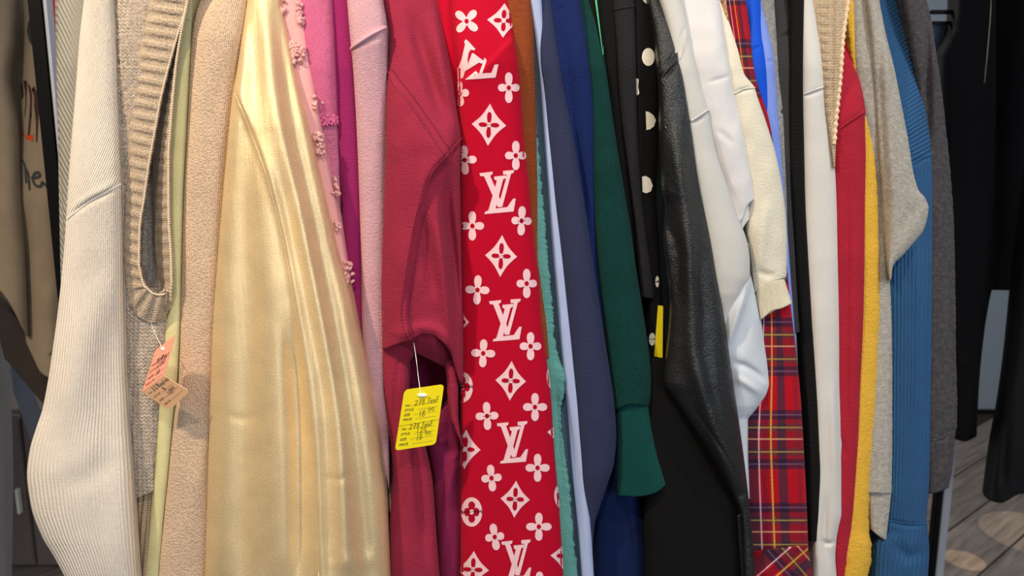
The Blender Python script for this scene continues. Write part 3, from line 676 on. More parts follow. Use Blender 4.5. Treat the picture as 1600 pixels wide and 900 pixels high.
Sb = Surf([(500, 690), (560, 694), (590, 697), (620, 699), (650, 703), (690, 712)], [(500, 716), (560, 717), (600, 716), (650, 716), (690, 722)], .930, noise=(.003, 12, 5, 43), df=.012)
Sb.mesh('underarm_fold', M['crimson'], g, 540, [(-1, 655), (1, 700)], db=.03)
Sc = Surf([(500, 640), (640, 655), (760, 676), (900, 684)], [(500, 730), (900, 730)], .972, noise=(.008, 14, 4, 47), df=.02,
          creases=[('ridge', [(700, 640), (712, 700), (700, 780), (690, 900)], 8, .006), ('groove', [(690, 690), (712, 715)], 7, .010)])
Sc.mesh('body_side', M['plum'], g, [(-1, 660), (0, 640), (1, 590)], 980, db=.05)
Sd = Surf([(500, 600), (900, 616)], [(500, 735), (900, 735)], 1.02, noise=(.004, 8, 4, 48), df=.02)
Sd.mesh('body_lining', M['plum'], g, 470, 980, db=.03)
crim = g
# 12 red monogram sleeve
L12 = [(-60, 696), (0, 704), (60, 710), (120, 716), (160, 716), (215, 718), (260, 719), (500, 720), (900, 720)]
R12 = [(-60, 789), (0, 796), (60, 804), (120, 812), (180, 816), (250, 822), (300, 828), (370, 834), (430, 841), (500, 846), (560, 854), (620, 861), (700, 866), (760, 871), (840, 877), (900, 880)]
fold = [(818, 52), (790, 66), (768, 88), (752, 104), (730, 116), (712, 134)]
g, S12 = garment('monogram_sweatshirt', 'scarlet sweatshirt sleeve printed all over with white monogram letters and four-petal flowers', 'sweatshirt', L12, R12, .935, M['red'], noise=(.0025, 7, 2, 61), sh=.03, ys=100, df=.022,
        creases=[('step', fold, 2.5, .007, 30), ('groove', [(x, y + 2) for x, y in fold], 3, .004)], mkw=dict(step=2.4, db=.08))
LVc = (315, 360)
V_poly = [(190, 228), (283, 217), (280, 237), (264, 244), (336, 412), (383, 243), (378, 237), (357, 238), (355, 212), (433, 205), (430, 225), (412, 232), (350, 465), (318, 466), (222, 250), (195, 248)]
L_poly = [(293, 252), (380, 243), (378, 262), (356, 272), (303, 476), (385, 466), (425, 408), (445, 406), (430, 497), (225, 516), (228, 500), (252, 490), (312, 282), (295, 272)]
def mono(cx, cy, s=1.0, rot=0.0, sx=1.0):
    out = []
    for pl in (V_poly, L_poly):
        q = []
        for x, y in pl:
            a, b = (x - LVc[0]) / 4.5 * s * sx, (y - LVc[1]) / 4.5 * s
            q.append((cx + a * math.cos(rot) - b * math.sin(rot), cy + a * math.sin(rot) + b * math.cos(rot)))
        out.append(q)
    return out
def petals(cx, cy, rx, ry, wd=.40, rot=0.0, waist=.20, n=9):
    q = []; c, s = math.cos(rot), math.sin(rot)
    for k in range(4):
        L_ = ry if k % 2 else rx; W = (rx if k % 2 else ry) * wd; a0 = k * PI / 2
        for i in range(n):
            u = i / (n - 1); ph = PI * (u - .5)
            r = waist * L_ + (L_ - waist * L_) * math.sin(PI * u) ** .55; w = W * math.sin(ph) * (1 if True else 0)
            w = W * (math.sin(ph)) * (.45 + .55 * math.sin(PI * u) ** .5)
            x, y = r * math.cos(a0) - w * math.sin(a0), r * math.sin(a0) + w * math.cos(a0)
            q.append((cx + x * c - y * s, cy + x * s + y * c))
    return q
def circ(cx, cy, rx, ry, n=20): return [(cx + rx * math.cos(2*PI*i/n), cy + ry * math.sin(2*PI*i/n)) for i in range(n)]
def diamond(cx, cy, rx, ry, rot=.05):
    q = []
    cor = [(0, -ry), (rx, 0), (0, ry), (-rx, 0)]
    for i in range(4):
        a, b = cor[i], cor[(i+1) % 4]
        for k in range(6):
            u = k / 6; bow = .085 * math.sin(PI * u)
            x = (a[0] + (b[0] - a[0]) * u) * (1 - bow * 1.5); y = (a[1] + (b[1] - a[1]) * u) * (1 - bow * 1.5)
            q.append((cx + x * math.cos(rot) - y * math.sin(rot), cy + x * math.sin(rot) + y * math.cos(rot)))
    return q
def ell4(cx, cy, rx, ry, wx, wy, rot=0.0, n=16):
    out = []; c, s_ = math.cos(rot), math.sin(rot)
    for k in range(4):
        L_, w, ax = ((rx, wx, (1, 0)), (ry, wy, (0, 1)), (rx, wx, (-1, 0)), (ry, wy, (0, -1)))[k]; q = []
        for i in range(n):
            an = 2 * PI * i / n; a = L_ * .52 + L_ * .48 * math.cos(an); b = w * math.sin(an) * (1 + .22 * math.cos(an))
            x, y = a * ax[0] - b * ax[1], a * ax[1] + b * ax[0]
            q.append((cx + x * c - y * s_, cy + x * s_ + y * c))
        out.append(q)
    return out
def motif(name, w, r=None, d=None):
    o = decal(S12, w, M['print'], g, .0006, name)
    if r: decal(S12, r, M['printred'], o, .0010, 'inner_shape')
    if d: decal(S12, d, M['print'], o, .0014, 'centre_dot')
BRK = [[(158, 292), (172, 276), (188, 290), (238, 345), (228, 354), (205, 348), (190, 372), (182, 420), (185, 450), (215, 372), (228, 378), (300, 432), (288, 448), (262, 440), (240, 455), (165, 500), (150, 545), (115, 560), (84, 520), (120, 470), (140, 420), (165, 310)],
       [(165, 560), (240, 498), (262, 520), (292, 440), (298, 405), (312, 412), (316, 428), (285, 515), (350, 512), (372, 455), (400, 452), (380, 545), (250, 556)], [(82, 540), (95, 545), (105, 575), (130, 590), (122, 612), (95, 590)]]
motif('printed_monogram', [[(690 + x / 4.5, y / 4.5) for x, y in q] for q in BRK])
for cx, cy, s, r, sx in ((777, 300, 1, 0, 1), (789, 500, .98, .02, .93), (800, 691, .98, .03, .9), (806, 876, .98, .03, .86)): motif('printed_monogram', mono(cx, cy, s, r, sx))
for cx, cy, rx, ry, r in ((729, 33, 22, 22, .72), (795, 137, 17, 24, 0), (718, 146, 15, 20, -.1), (806, 243, 17, 23, 0), (726, 250, 19, 23, -.05), (738, 353, 18.5, 23, .0), (815, 345, 16, 23, .05),
                          (746, 453, 19, 23, .05), (823, 443, 16, 23, 0), (755, 552, 19, 22, .05), (829, 541, 17, 22, 0), (761, 650, 18, 22, -.05), (836, 636, 19, 22, 0), (768, 747, 16, 21, -.1), (840, 731, 19, 22, 0),
                          (773, 839, 15, 21, -.15), (842, 823, 20, 22, 0), (843, 915, 19, 22, 0)):
    motif('printed_flower', ell4(cx, cy, rx, ry, 6.0, 5.8, r) + [circ(cx, cy, 6.5, 6.5, 12)], [circ(cx, cy, 3.4, 3.8, 14)])
for cx, cy, rx, ry in ((787, 32, 26, 27), (764, 195, 27, 33), (783, 400, 25, 33), (798, 595, 24, 31), (805, 780, 23, 29), (727, 702, 24, 31), (739, 890, 25, 29), (719, 503, 14, 22), (876, 676, 21, 25), (884, 869, 24, 26)):
    motif('printed_diamond', [diamond(cx, cy, rx, ry)], ell4(cx, cy, rx * .60, ry * .62, 3.4, 3.5, .05), [circ(cx, cy, 3.6, 3.8, 14)])
for cx, cy, rx, ry in ((722, 605, 17, 24), (737, 800, 16.5, 23), (880, 774, 14, 22), (866, 588, 12, 22)):
    motif('printed_circle', [circ(cx, cy, rx, ry, 30)], ell4(cx, cy, rx * .72, ry * .72, 6.5, 5.2) + [circ(cx, cy, 6, 6, 12)], [circ(cx, cy, 3.4, 4.2, 14)])
Ss = Surf([(-60, 674), (0, 680), (60, 688), (140, 698)], [(-60, 716), (0, 722), (140, 730)], .965, noise=(.002, 10, 2, 62), df=.02); Ss.mesh('body_side', M['red'], g, -60, 190, db=.03)
# 13 rust, 14 seafoam, 15 steel, 16 powder blue
R13 = [(-40, 828), (0, 831), (60, 834), (120, 836), (200, 838), (300, 840), (380, 842), (460, 850)]
garment('fleece_sweater', 'rust brown fleece sweater showing right of the scarlet printed sleeve', 'sweater', off(R12, -14), R13, .952, M['rust'], bot=560, noise=(.002, 12, 2, 71), sh=.02,
        creases=[('groove', [(822, -10), (810, 20), (800, 38)], 1.5, .002)])
R14 = [(180, 836), (240, 842), (300, 847), (350, 852), (420, 858), (460, 862), (520, 866), (560, 874), (590, 884), (612, 883), (628, 878), (660, 876), (700, 881), (760, 890), (800, 893), (850, 897), (880, 901), (960, 905)]
garment('fluffy_sweater', 'fluffy seafoam green sweater edge between scarlet sleeve and powder blue knit', 'sweater', off(R12, -12), R14, .958, M['teal'], top=120, bot=960, noise=(.005, 12, 5, 72), sh=0,
        mkw=dict(jitter=1.8), creases=[('groove', [(868, 560), (871, 640), (876, 720), (884, 800)], 3, .006)], tors=dict(ytop=130))
L16 = [(0, 829), (60, 838), (120, 845), (200, 851), (280, 857), (380, 864), (450, 870), (520, 876), (580, 882), (640, 888), (750, 897), (820, 904), (900, 910)]
R16 = [(-40, 842), (0, 846), (60, 850), (140, 858), (220, 865), (290, 872), (370, 881), (450, 890), (520, 898), (590, 905), (650, 910), (750, 918), (850, 925), (900, 928)]
garment('jersey_top', 'thin steel blue strip, shade painted along the left side of the powder blue knit', 'top', off(L16, -24), off(L16, 8), .985, M['steel'], noise=(.002, 12, 2, 73), sh=0)  # separate strip: shade on the powder blue knit's left side put into colour
garment('fine_knit_sweater', 'powder blue fine knit sweater with a straight narrow edge', 'sweater', off(L16, -2), R16, .960, M['lav'], noise=(.0022, 14, 3, 74), sh=.01,
        creases=[('groove', [(884, 600), (896, 700), (906, 820), (915, 900)], 5, .004)])
# 17 slate, 18 royal, 19 green
R17 = [(-40, 855), (0, 862), (50, 869), (130, 881), (210, 896), (270, 905), (310, 912), (370, 921), (440, 931), (510, 942), (580, 953), (630, 960), (680, 963), (720, 960), (760, 948), (790, 938), (820, 929), (860, 926)]
garment('cotton_sweatshirt', 'slate navy sweatshirt whose elbow bulges right of the powder blue knit', 'sweatshirt', off(R16, -12), R17, .966, M['slate'], bot=880, noise=(.004, 10, 3, 75), sh=.02)
R18 = [(-40, 898), (0, 906), (60, 916), (120, 924), (200, 930), (290, 931), (380, 934), (480, 944)]
garment('fleece_jacket', 'royal navy fleece jacket between slate sweatshirt and bottle green cardigan', 'jacket', off(R17, -14), R18, .976, M['royal'], bot=640, noise=(.003, 10, 3, 76), sh=.02,
        creases=[('groove', [(865, 20), (885, 90), (900, 200), (912, 300), (922, 400)], 5, .010), ('groove', [(862, 22), (872, 18), (880, 4)], 2.5, .003)])
L19 = [(0, 896), (100, 915), (200, 922), (300, 926), (400, 930), (500, 941), (560, 948), (600, 953), (640, 958), (700, 962), (773, 963)]
R19 = [(-60, 915), (0, 926), (60, 937), (110, 947), (180, 957), (240, 966), (300, 976), (360, 986), (420, 994), (480, 1004), (540, 1013), (590, 1020), (620, 1018), (640, 1015)]
g, S19 = garment('knitted_cardigan', 'bottle green knitted cardigan sleeve with a flared ribbed cuff', 'cardigan', L19, R19, .980, M['green'], bot=[(-1, 642), (0, 632), (1, 634)], noise=(.004, 9, 3, 77), sh=.03,
        tors=dict(ybot=560, wf=.2))
Sg = Surf([(620, 960), (680, 964), (773, 963)], [(620, 1012), (650, 1016), (690, 1024), (720, 1033), (752, 1046)], .978, noise=(.003, 9, 4, 78), df=.02)
Sg.mesh('cuff', M['greenrib'], g, [(-1, 640), (0, 632), (1, 631)], [(-1, 774), (-.3, 776), (.3, 771), (1, 752)], step=2, db=.04)
# 20 teal jacket with mint piping (a strip), 21 black shirt, 22 soft black sweater, 23 polka dots
g, S20 = garment('zip_jacket', 'black navy jacket with a thin bright mint stripe at the shoulder', 'jacket', [(0, 915), (80, 930), (300, 940)], [(0, 942), (80, 950), (300, 960)], .992, M['black'], bot=560, noise=(.002, 9, 2, 79))
S20b = Surf([(0, 929.5), (80, 941), (140, 950)], [(0, 932.5), (80, 942), (140, 951)], .978, noise=(0, 1, 1, 1), df=.003); S20b.mesh('mint_stripe', M['mint'], g, -60, 86, db=.004, step=1)
garment('long_sleeved_shirt', 'plain black shirt just right of the green cardigan shoulder', 'shirt', [(0, 934), (150, 950), (400, 985)], [(0, 966), (150, 972), (300, 985), (500, 1000)], .990, M['black'], bot=700, noise=(.003, 9, 2, 80), sh=.02)
R22 = [(-40, 988), (0, 991), (60, 993), (150, 995), (250, 1000), (300, 1003), (350, 1008), (400, 1015), (440, 1021), (470, 1023)]
L22 = [(-40, 955), (0, 957), (15, 958), (60, 962), (150, 968), (250, 980), (350, 992), (420, 998), (470, 1003)]
g, S22 = garment('fleece_sweater', 'soft black sweater sleeve ending in a plain hem between green cardigan and polka dots', 'sweater', L22, R22, .984, M['charc'], bot=[(-1, 464), (1, 467)], noise=(.002, 10, 3, 81), sh=.02,
        tors=dict(ybot=440))
seam_tube(S22, [(960, 16), (975, 12), (990, 10)], M['charc'], g, .0012)
R23 = [(-40, 1008), (0, 1014), (40, 1021), (80, 1026), (115, 1029), (200, 1029), (300, 1026), (400, 1032), (500, 1038), (700, 1045)]
L23 = [(0, 988), (200, 992), (350, 1002), (470, 1012), (600, 1008)]
g, S23 = garment('polka_dot_blouse', 'black blouse with large ivory polka dots left of the leather jacket', 'blouse', L23, R23, .994, M['black'], bot=700, noise=(.002, 10, 3, 82), sh=.02, df=.012,
        creases=[('step', [(1000, 700), (1008, 400), (1004, 300), (1003, 200), (1000, 100), (999, -20)], 1.5, .004, 40)])
dd = [circ(1013, 89, 10, 14), circ(1012, -8, 9, 14), [(1009, 174), (1014, 175), (1021, 180), (1025, 188), (1022, 197), (1016, 202), (1010, 203)], [(1003, 276), (1009, 275), (1016, 279), (1020, 290), (1017, 299), (1010, 302), (1004, 300)],
      [(994, 122), (998, 124), (997, 135), (999, 146), (996, 149), (993, 147)], circ(1027, 440, 3, 9), circ(1019, 530, 5, 10)]
for q in dd: decal(S23, [q], M['dot'], g, .0008, 'polka_dot')
# 24 leather jacket
L24 = [(-60, 1006), (0, 1013), (50, 1022), (100, 1028), (150, 1031), (200, 1031), (290, 1035), (325, 1041), (345, 1040), (375, 1038), (420, 1043), (470, 1048), (510, 1046), (560, 1041), (596, 1038), (620, 1052), (650, 1072), (700, 1104), (740, 1128), (770, 1144), (810, 1160), (900, 1163), (980, 1165)]
R24 = [(-60, 1024), (0, 1042), (30, 1051), (60, 1058), (90, 1063), (130, 1070), (190, 1080), (260, 1091), (310, 1100), (360, 1110), (430, 1121), (480, 1130), (540, 1138), (600, 1146), (660, 1155), (720, 1163), (780, 1170), (840, 1176), (900, 1180), (980, 1182)]
g, S24 = garment('leather_jacket', 'black leather jacket with shiny creased sleeve, beside the grey white top', 'jacket', L24, R24, .955, M['leather'], bot=980, noise=(.006, 14, 5, 91), sh=.03, ys=130,
        creases=[('groove', [(1030, 113), (1045, 95), (1061, 72)], 2.5, .004), ('ridge', [(1031, 122), (1047, 103), (1063, 84)], 4, .004), ('groove', [(1032, 130), (1048, 110), (1066, 92)], 2.5, .005),
                 ('ridge', [(1046, 150), (1058, 240), (1072, 330), (1080, 450), (1085, 560), (1120, 680), (1160, 800)], 14, .014), ('groove', [(1038, 330), (1060, 400), (1056, 480)], 10, .006),
                 ('groove', [(1050, 300), (1040, 350), (1050, 380)], 8, .006), ('groove', [(1100, 380), (1092, 440), (1110, 520)], 9, .004), ('ridge', [(1110, 520), (1125, 620), (1150, 720)], 8, .004),
                 ('groove', [(1072, 622), (1120, 690), (1160, 760)], 3, .003), ('groove', [(1100, 800), (1160, 770), (1175, 740)], 8, .004)], mkw=dict(step=1.8, db=.05), tors=dict(ybot=700, y0=.06, wf=.3))
seam_tube(S24, [(1030, 118), (1046, 99), (1062, 79)], M['leather'], g, .0014)
Slin = Surf([(560, 1010), (700, 1005), (900, 1008)], [(560, 1060), (640, 1090), (740, 1150), (800, 1172), (900, 1174)], .990, noise=(.006, 8, 2, 92), df=.03)
Slin.mesh('front_panel', M['black'], g, 560, 990, db=.08)
Slin2 = Surf([(780, 1150), (900, 1158)], [(780, 1158), (900, 1164)], .962, noise=(0, 1, 1, 1), df=.003); Slin2.mesh('zip_facing', M['leather'], g, 806, 980, db=.004, step=1)
# 25 navy skirt low
g, S25 = garment('pleated_skirt', 'deep navy skirt hanging low below the bottle green cuff', 'skirt', [(740, 920), (800, 925), (900, 927)], [(740, 1004), (800, 1006), (900, 1013)], 1.02, M['navy'], top=640, has_torso=False, part='skirt',
        noise=(.004, 8, 1, 95), sh=0, creases=[('groove', [(968, 760), (985, 840), (995, 920)], 4, .006), ('ridge', [(1000, 760), (1006, 860), (1008, 920)], 4, .003)], mkw=dict(db=.2))
# 26 grey-white, 27 shirt, 28 ivory, 29 white lower cloth
R26 = [(-40, 1060), (0, 1066), (30, 1073), (90, 1085), (130, 1095), (171, 1107), (176, 1108), (230, 1118), (290, 1138), (340, 1154), (380, 1168), (410, 1172), (430, 1172), (450, 1165), (470, 1156), (500, 1142), (540, 1134)]
g, S26 = garment('jersey_top', 'greyish white smooth jersey top emerging right of the leather sleeve', 'top', off(R24, -12), R26, .962, M['smoke'], bot=[(-1, 600), (1, 560)], noise=(.002, 8, 2, 101), sh=.02,
        creases=[('groove', [(1068, 98), (1064, 60), (1075, 34)], 2, .003), ('groove', [(1080, 194), (1094, 184), (1108, 176)], 3, .005)], tors=dict(ybot=500, wf=.3))
seam_tube(S26, [(1080, 189), (1092, 181), (1106, 172)], M['smoke'], g, .0018, .001)
seam_tube(S26, [(1060, 95), (1068, 80), (1073, 50)], M['smoke'], g, .0008, .0003)
R27 = [(-40, 1118), (0, 1125), (60, 1133), (120, 1143), (180, 1156), (240, 1169), (290, 1178), (312, 1181)]
g, S27 = garment('cotton_shirt', 'white short-sleeved cotton shirt with a doubled sleeve hem', 'shirt', off(R26, -10), R27, .969, M['shirt'], bot=[(-1, 352), (-.3, 343), (.3, 322), (1, 310)], noise=(.006, 16, 9, 102), sh=.03,
        creases=[('groove', [(1100, 130), (1130, 122), (1150, 112)], 3, .002), ('groove', [(1118, 200), (1150, 228)], 4, .003), ('groove', [(1105, 180), (1130, 270), (1155, 330)], 4, .004)], tors=dict(ybot=300, wf=.3))
S27b = Surf(off(R26, -8), [(280, 1166), (330, 1175), (345, 1176)], .974, noise=(.002, 12, 4, 103), df=.015); S27b.mesh('inner_sleeve', M['shirt'], g, 250, [(-1, 368), (0, 352), (1, 338)], db=.03)
R28 = [(-40, 1132), (0, 1139), (60, 1152), (110, 1165), (137, 1180), (150, 1184), (190, 1197), (240, 1212), (290, 1222), (340, 1228), (380, 1230), (430, 1229), (440, 1226)]
g, S28 = garment('cotton_sweatshirt', 'ivory cotton sweatshirt whose ribbed cuff hangs over the red tartan', 'sweatshirt', [(0, 1110), (150, 1140), (300, 1164), (350, 1165), (400, 1172), (450, 1178)], R28, .976, M['ivory'],
        bot=[(-1, 458), (-.3, 446), (.3, 440), (1, 434)], noise=(.006, 14, 7, 104), sh=.03, creases=[('groove', [(1148, 148), (1162, 141), (1180, 138)], 2.5, .004), ('groove', [(1180, 420), (1200, 430), (1215, 428)], 5, .004), ('ridge', [(1200, 300), (1190, 380), (1185, 440)], 9, .005)],
        tors=dict(ybot=400, wf=.3))
seam_tube(S28, [(1148, 146), (1162, 139), (1180, 137)], M['ivory'], g, .001)
Sc1 = Surf([(430, 1178), (470, 1183), (510, 1189)], [(430, 1224), (450, 1230), (475, 1238)], .974, noise=(.001, 12, 4, 105), df=.016)
Sc1.mesh('cuff', M['ivoryrib'], g, [(-1, 450), (0, 441), (1, 436)], [(-1, 500), (-.6, 492), (-.3, 486), (.3, 482), (1, 474)], step=1.5, db=.004, rim=.002)
Sc2 = Surf([(430, 1180), (470, 1184), (512, 1190)], [(430, 1222), (450, 1228), (475, 1236)], .990, noise=(.002, 12, 4, 106), df=.004)
Sc2.mesh('cuff_inside', M['ivoryrib'], g, 452, [(-1, 512), (-.6, 506), (.1, 494), (.4, 491), (1, 475)], step=1.5, db=.004, rim=.002)
R29 = [(380, 1172), (420, 1172), (450, 1180), (500, 1190), (540, 1196), (580, 1202), (600, 1204), (615, 1200), (630, 1190), (645, 1178), (656, 1169), (700, 1169), (760, 1171)]
g, S29 = garment('satin_blouse', 'cool white draped blouse with a crumpled elbow above the tartan dress', 'blouse', off(R24, -10), R29, .980, M['white'], top=380, bot=780, noise=(.005, 14, 6, 107), sh=0, has_torso=False,
        creases=[('step', [(1134, 600), (1140, 540), (1158, 490), (1176, 430)], 3, .010, 40), ('ridge', [(1138, 560), (1150, 500), (1172, 440)], 5, .005), ('groove', [(1140, 565), (1170, 575), (1200, 600)], 5, .006), ('ridge', [(1146, 585), (1175, 605), (1196, 620)], 6, .005),
                 ('groove', [(1166, 470), (1160, 540), (1162, 560)], 9, .004)])
# 30 tartan
L30 = [(0, 1130), (150, 1150), (480, 1178), (560, 1172), (700, 1160), (900, 1166)]
R30 = [(0, 1166), (60, 1174), (110, 1180), (200, 1205), (400, 1228), (480, 1236), (550, 1244), (620, 1251), (700, 1256), (800, 1261), (857, 1263)]
g, S30 = garment('tartan_dress', 'red tartan flannel dress with a gathered frill at the hem', 'dress', L30, R30, .990, M['plaid'], bot=[(-1, 864), (0, 860), (1, 856)], part='bodice', noise=(.004, 12, 5, 108), sh=.02, df=.018, uvw=.088,
        mkw=dict(step=2, db=.10))
Sf = Surf([(850, 1178), (900, 1170), (950, 1160)], [(850, 1262), (880, 1266), (950, 1276)], .986, noise=(.007, 20, 6, 109), df=.02); Sf.mesh('frill', M['plaid2'], g, [(-1, 862), (0, 857), (1, 852)], 960, step=2, db=.12)
seam_tube(S30, [(1178, 862), (1220, 859), (1262, 855)], M['plaid'], g, .0012)
Sfa = Surf([(0, 1136), (110, 1156), (160, 1168)], [(0, 1146), (60, 1158), (120, 1167), (160, 1172)], .974, noise=(.001, 9, 9, 1), df=.004)
m_fl = fabric('floral_piping', (200, 150, 110), 'jersey', rgb2=(60, 50, 60))
g2, _ = garment('floral_blouse', 'thin sliver of a tan floral blouse between ivory sweatshirt and tartan', 'blouse', [(0, 1120), (110, 1150), (160, 1165)], [(-40, 1138), (0, 1147), (60, 1158), (120, 1169), (160, 1178)], .984, m_fl, bot=300, noise=(.001, 9, 3, 1), sh=.02, has_torso=False)
# 31 cobalt, 32 periwinkle, 33 grey, 34 ash/black
R31 = [(-40, 1186), (0, 1189), (60, 1194), (74, 1197), (120, 1202), (200, 1208), (300, 1224)]
g, S31 = garment('satin_blouse', 'bright cobalt blue satin blouse behind the ivory sweatshirt shoulder', 'blouse', [(0, 1150), (100, 1164), (200, 1176), (300, 1200)], R31, .994, M['cobalt'], bot=290, noise=(.004, 16, 5, 110), sh=.02,
        creases=[('groove', [(1166, 82), (1180, 76), (1192, 72)], 2.5, .003), ('groove', [(1165, -20), (1168, 40), (1166, 80)], 5, .010)])
R32 = [(-40, 1183), (0, 1190), (40, 1200), (90, 1210), (150, 1215), (250, 1223), (350, 1231), (450, 1238), (520, 1243), (640, 1250), (760, 1257)]
garment('jersey_top', 'periwinkle blue jersey top, a thin strip beside the black ribbed trousers', 'top', off(R32, -34), R32, 1.000, M['peri'], bot=800, noise=(.002, 10, 3, 111), sh=.02,
        creases=[('groove', [(1198, 98), (1212, 92)], 2, .004)])
R33 = [(-40, 1209), (0, 1211), (60, 1215), (110, 1220), (170, 1229), (250, 1234), (400, 1240)]
garment('marl_sweatshirt', 'mid grey marl sweatshirt edge right of the periwinkle top', 'sweatshirt', off(R33, -30), R33, 1.006, M['grey'], bot=600, noise=(.002, 10, 3, 112), sh=.02, creases=[('groove', [(1216, 176), (1230, 173)], 2, .003)])
R34 = [(-40, 1236), (0, 1239), (45, 1243), (150, 1240), (300, 1243), (450, 1250)]
garment('fleece_sweatshirt', 'dark ash grey sweatshirt with a shoulder seam beside the white textured jersey', 'sweatshirt', off(R34, -34), R34, 1.010, M['ash'], bot=520, noise=(.002, 10, 3, 113), sh=.02,
        creases=[('groove', [(1214, 64), (1228, 54), (1242, 46)], 2.5, .004)])
L34b = [(0, 1232), (180, 1230), (300, 1233), (400, 1240), (480, 1246), (560, 1252), (640, 1257), (700, 1260), (780, 1262), (845, 1264)]
R34b = [(0, 1257), (140, 1257), (300, 1259), (400, 1264), (500, 1271), (620, 1279), (700, 1283), (740, 1285), (800, 1283), (845, 1281)]
garment('ribbed_trousers', 'long black ribbed trousers between the tartan dress and white jersey', 'trousers', L34b, R34b, 1.004, M['blackrib'], bot=846, noise=(.002, 10, 2, 114), sh=.01, has_torso=False, part='leg', mkw=dict(db=.12))
# 35 white jersey
L35 = [(0, 1248), (140, 1250), (300, 1252), (400, 1256), (520, 1264), (620, 1270), (700, 1272), (900, 1268)]
R35 = [(-40, 1268), (0, 1273), (70, 1284), (135, 1291), (150, 1291), (220, 1300), (280, 1308), (400, 1313), (500, 1314), (600, 1314), (660, 1316), (700, 1317), (760, 1318), (800, 1318), (825, 1312), (845, 1308), (870, 1306), (900, 1308)]
g, S35 = garment('sports_jersey', 'white textured long-sleeved jersey left of the cherry red hoodie', 'jersey', L35, R35, 1.012, M['jersey'], noise=(.003, 10, 4, 115), sh=.02, df=.02,
        creases=[('groove', [(1254, 152), (1275, 143), (1292, 138)], 3, .004), ('groove', [(1292, 760), (1288, 840), (1300, 900)], 5, .006), ('groove', [(1280, 842), (1295, 850), (1308, 842)], 3, .005), ('ridge', [(1300, 560), (1303, 700), (1306, 800)], 6, .004)])
seam_tube(S35, [(1256, 147), (1274, 140), (1290, 135)], M['jersey'], g, .0012)
Slo = Surf([(700, 1255), (900, 1258)], [(700, 1285), (900, 1290)], 1.04, noise=(.002, 10, 4, 116), df=.01); 
g, _ = garment('plain_tee', 'pale grey tee showing low under the black ribbed trousers', 'tee', [(700, 1250), (900, 1256)], [(700, 1290), (900, 1290)], 1.045, M['smoke'], top=520, noise=(.002, 10, 4, 116), sh=0, has_torso=False)
# 36 chunky cream knit with real ribs
L36 = [(0, 1262), (70, 1276), (140, 1284), (220, 1296)]
R36 = [(-60, 1332), (0, 1328), (30, 1324), (60, 1320), (120, 1316), (170, 1311), (215, 1307), (260, 1305)]
g, S36 = garment('chunky_vest', 'cream chunky knit vest with thick ribbed armhole above the cherry hoodie', 'vest', L36, R36, 1.010, M['chunky'], bot=262, noise=(.001, 9, 3, 117), sh=.02, df=.02, part='body', has_torso=True,
        creases=[('groove', [(1300, -60), (1301, 60), (1300, 150), (1303, 230)], 3, .006)] + [('groove', [(1276 + max(0, (y - 90)) * .12, y), (1299, y + 3)], 3, .0022) for y in range(-30, 200, 14)], tors=dict(ybot=250))
rm = [tuple(S36.at(np.array(float(interp(R36, y)) - 3), np.array(float(y)), .001).reshape(3)) for y in np.linspace(-50, 225, 150)]
tube('rim_cord', rm, [.0028 + .0009 * math.sin(i * 1.1) for i in range(150)], M['chunky'], g, 8)
# 37 cherry hoodie, 38 mustard, 39 heather, 40 blue rib, 41 charcoal
R37 = [(-40, 1322), (0, 1329), (60, 1338), (110, 1345), (150, 1350), (175, 1353), (182, 1352), (250, 1354), (330, 1353), (420, 1352), (500, 1350), (600, 1346), (700, 1342), (800, 1335), (900, 1325)]
g, S37 = garment('hooded_sweatshirt', 'cherry red hooded sweatshirt with a dropped shoulder seam', 'sweatshirt', [(0, 1312), (100, 1302), (200, 1298), (400, 1302), (600, 1304), (900, 1300)], R37, 1.018, M['cherry'], noise=(.003, 12, 4, 118), sh=.03, ys=180,
        creases=[('step', [(1306, 210), (1325, 196), (1352, 178)], 2.5, .003, 40), ('groove', [(1306, 208), (1325, 194), (1352, 176)], 2.5, .005), ('groove', [(1322, 250), (1324, 400), (1323, 600), (1320, 720)], 5, .005), ('groove', [(1314, 680), (1322, 720)], 4, .004)])
seam_tube(S37, [(1308, 204), (1325, 191), (1351, 174)], M['cherry'], g, .0013)
R38 = [(-40, 1335), (0, 1338), (60, 1343), (100, 1346), (150, 1352), (190, 1359), (240, 1366), (290, 1371), (350, 1373), (420, 1375), (480, 1376), (560, 1374), (640, 1370), (700, 1366), (760, 1361), (800, 1358), (830, 1358), (850, 1362), (870, 1362), (900, 1356)]
garment('fleece_sweater', 'mustard yellow fleece sweater next to the cherry hoodie', 'sweater', off(R37, -12), R38, 1.024, M['yellow'], noise=(.003, 12, 4, 119), sh=.02, mkw=dict(jitter=1.0))
R39 = [(-40, 1362), (0, 1371), (60, 1382), (100, 1390), (200, 1388), (300, 1386), (420, 1391), (500, 1395), (600, 1396), (700, 1396), (770, 1395)]
g, S39 = garment('marl_sweatshirt', 'heather grey cotton sweatshirt with a wide elbow pointing right', 'sweatshirt', off(R38, -14), R39, 1.032, M['heather'], bot=[(-1, 770), (1, 772)], noise=(.003, 12, 4, 120), sh=.02, tors=dict(ybot=700),
        mkw=dict(jitter=.4))
Scf = Surf([(750, 1352), (800, 1356), (850, 1362)], [(750, 1396), (790, 1392), (820, 1388), (850, 1385)], 1.030, noise=(.002, 12, 4, 121), df=.014)
Scf.mesh('cuff', M['heather'], g, [(-1, 766), (1, 768)], [(-1, 826), (0, 838), (1, 845)], db=.03)
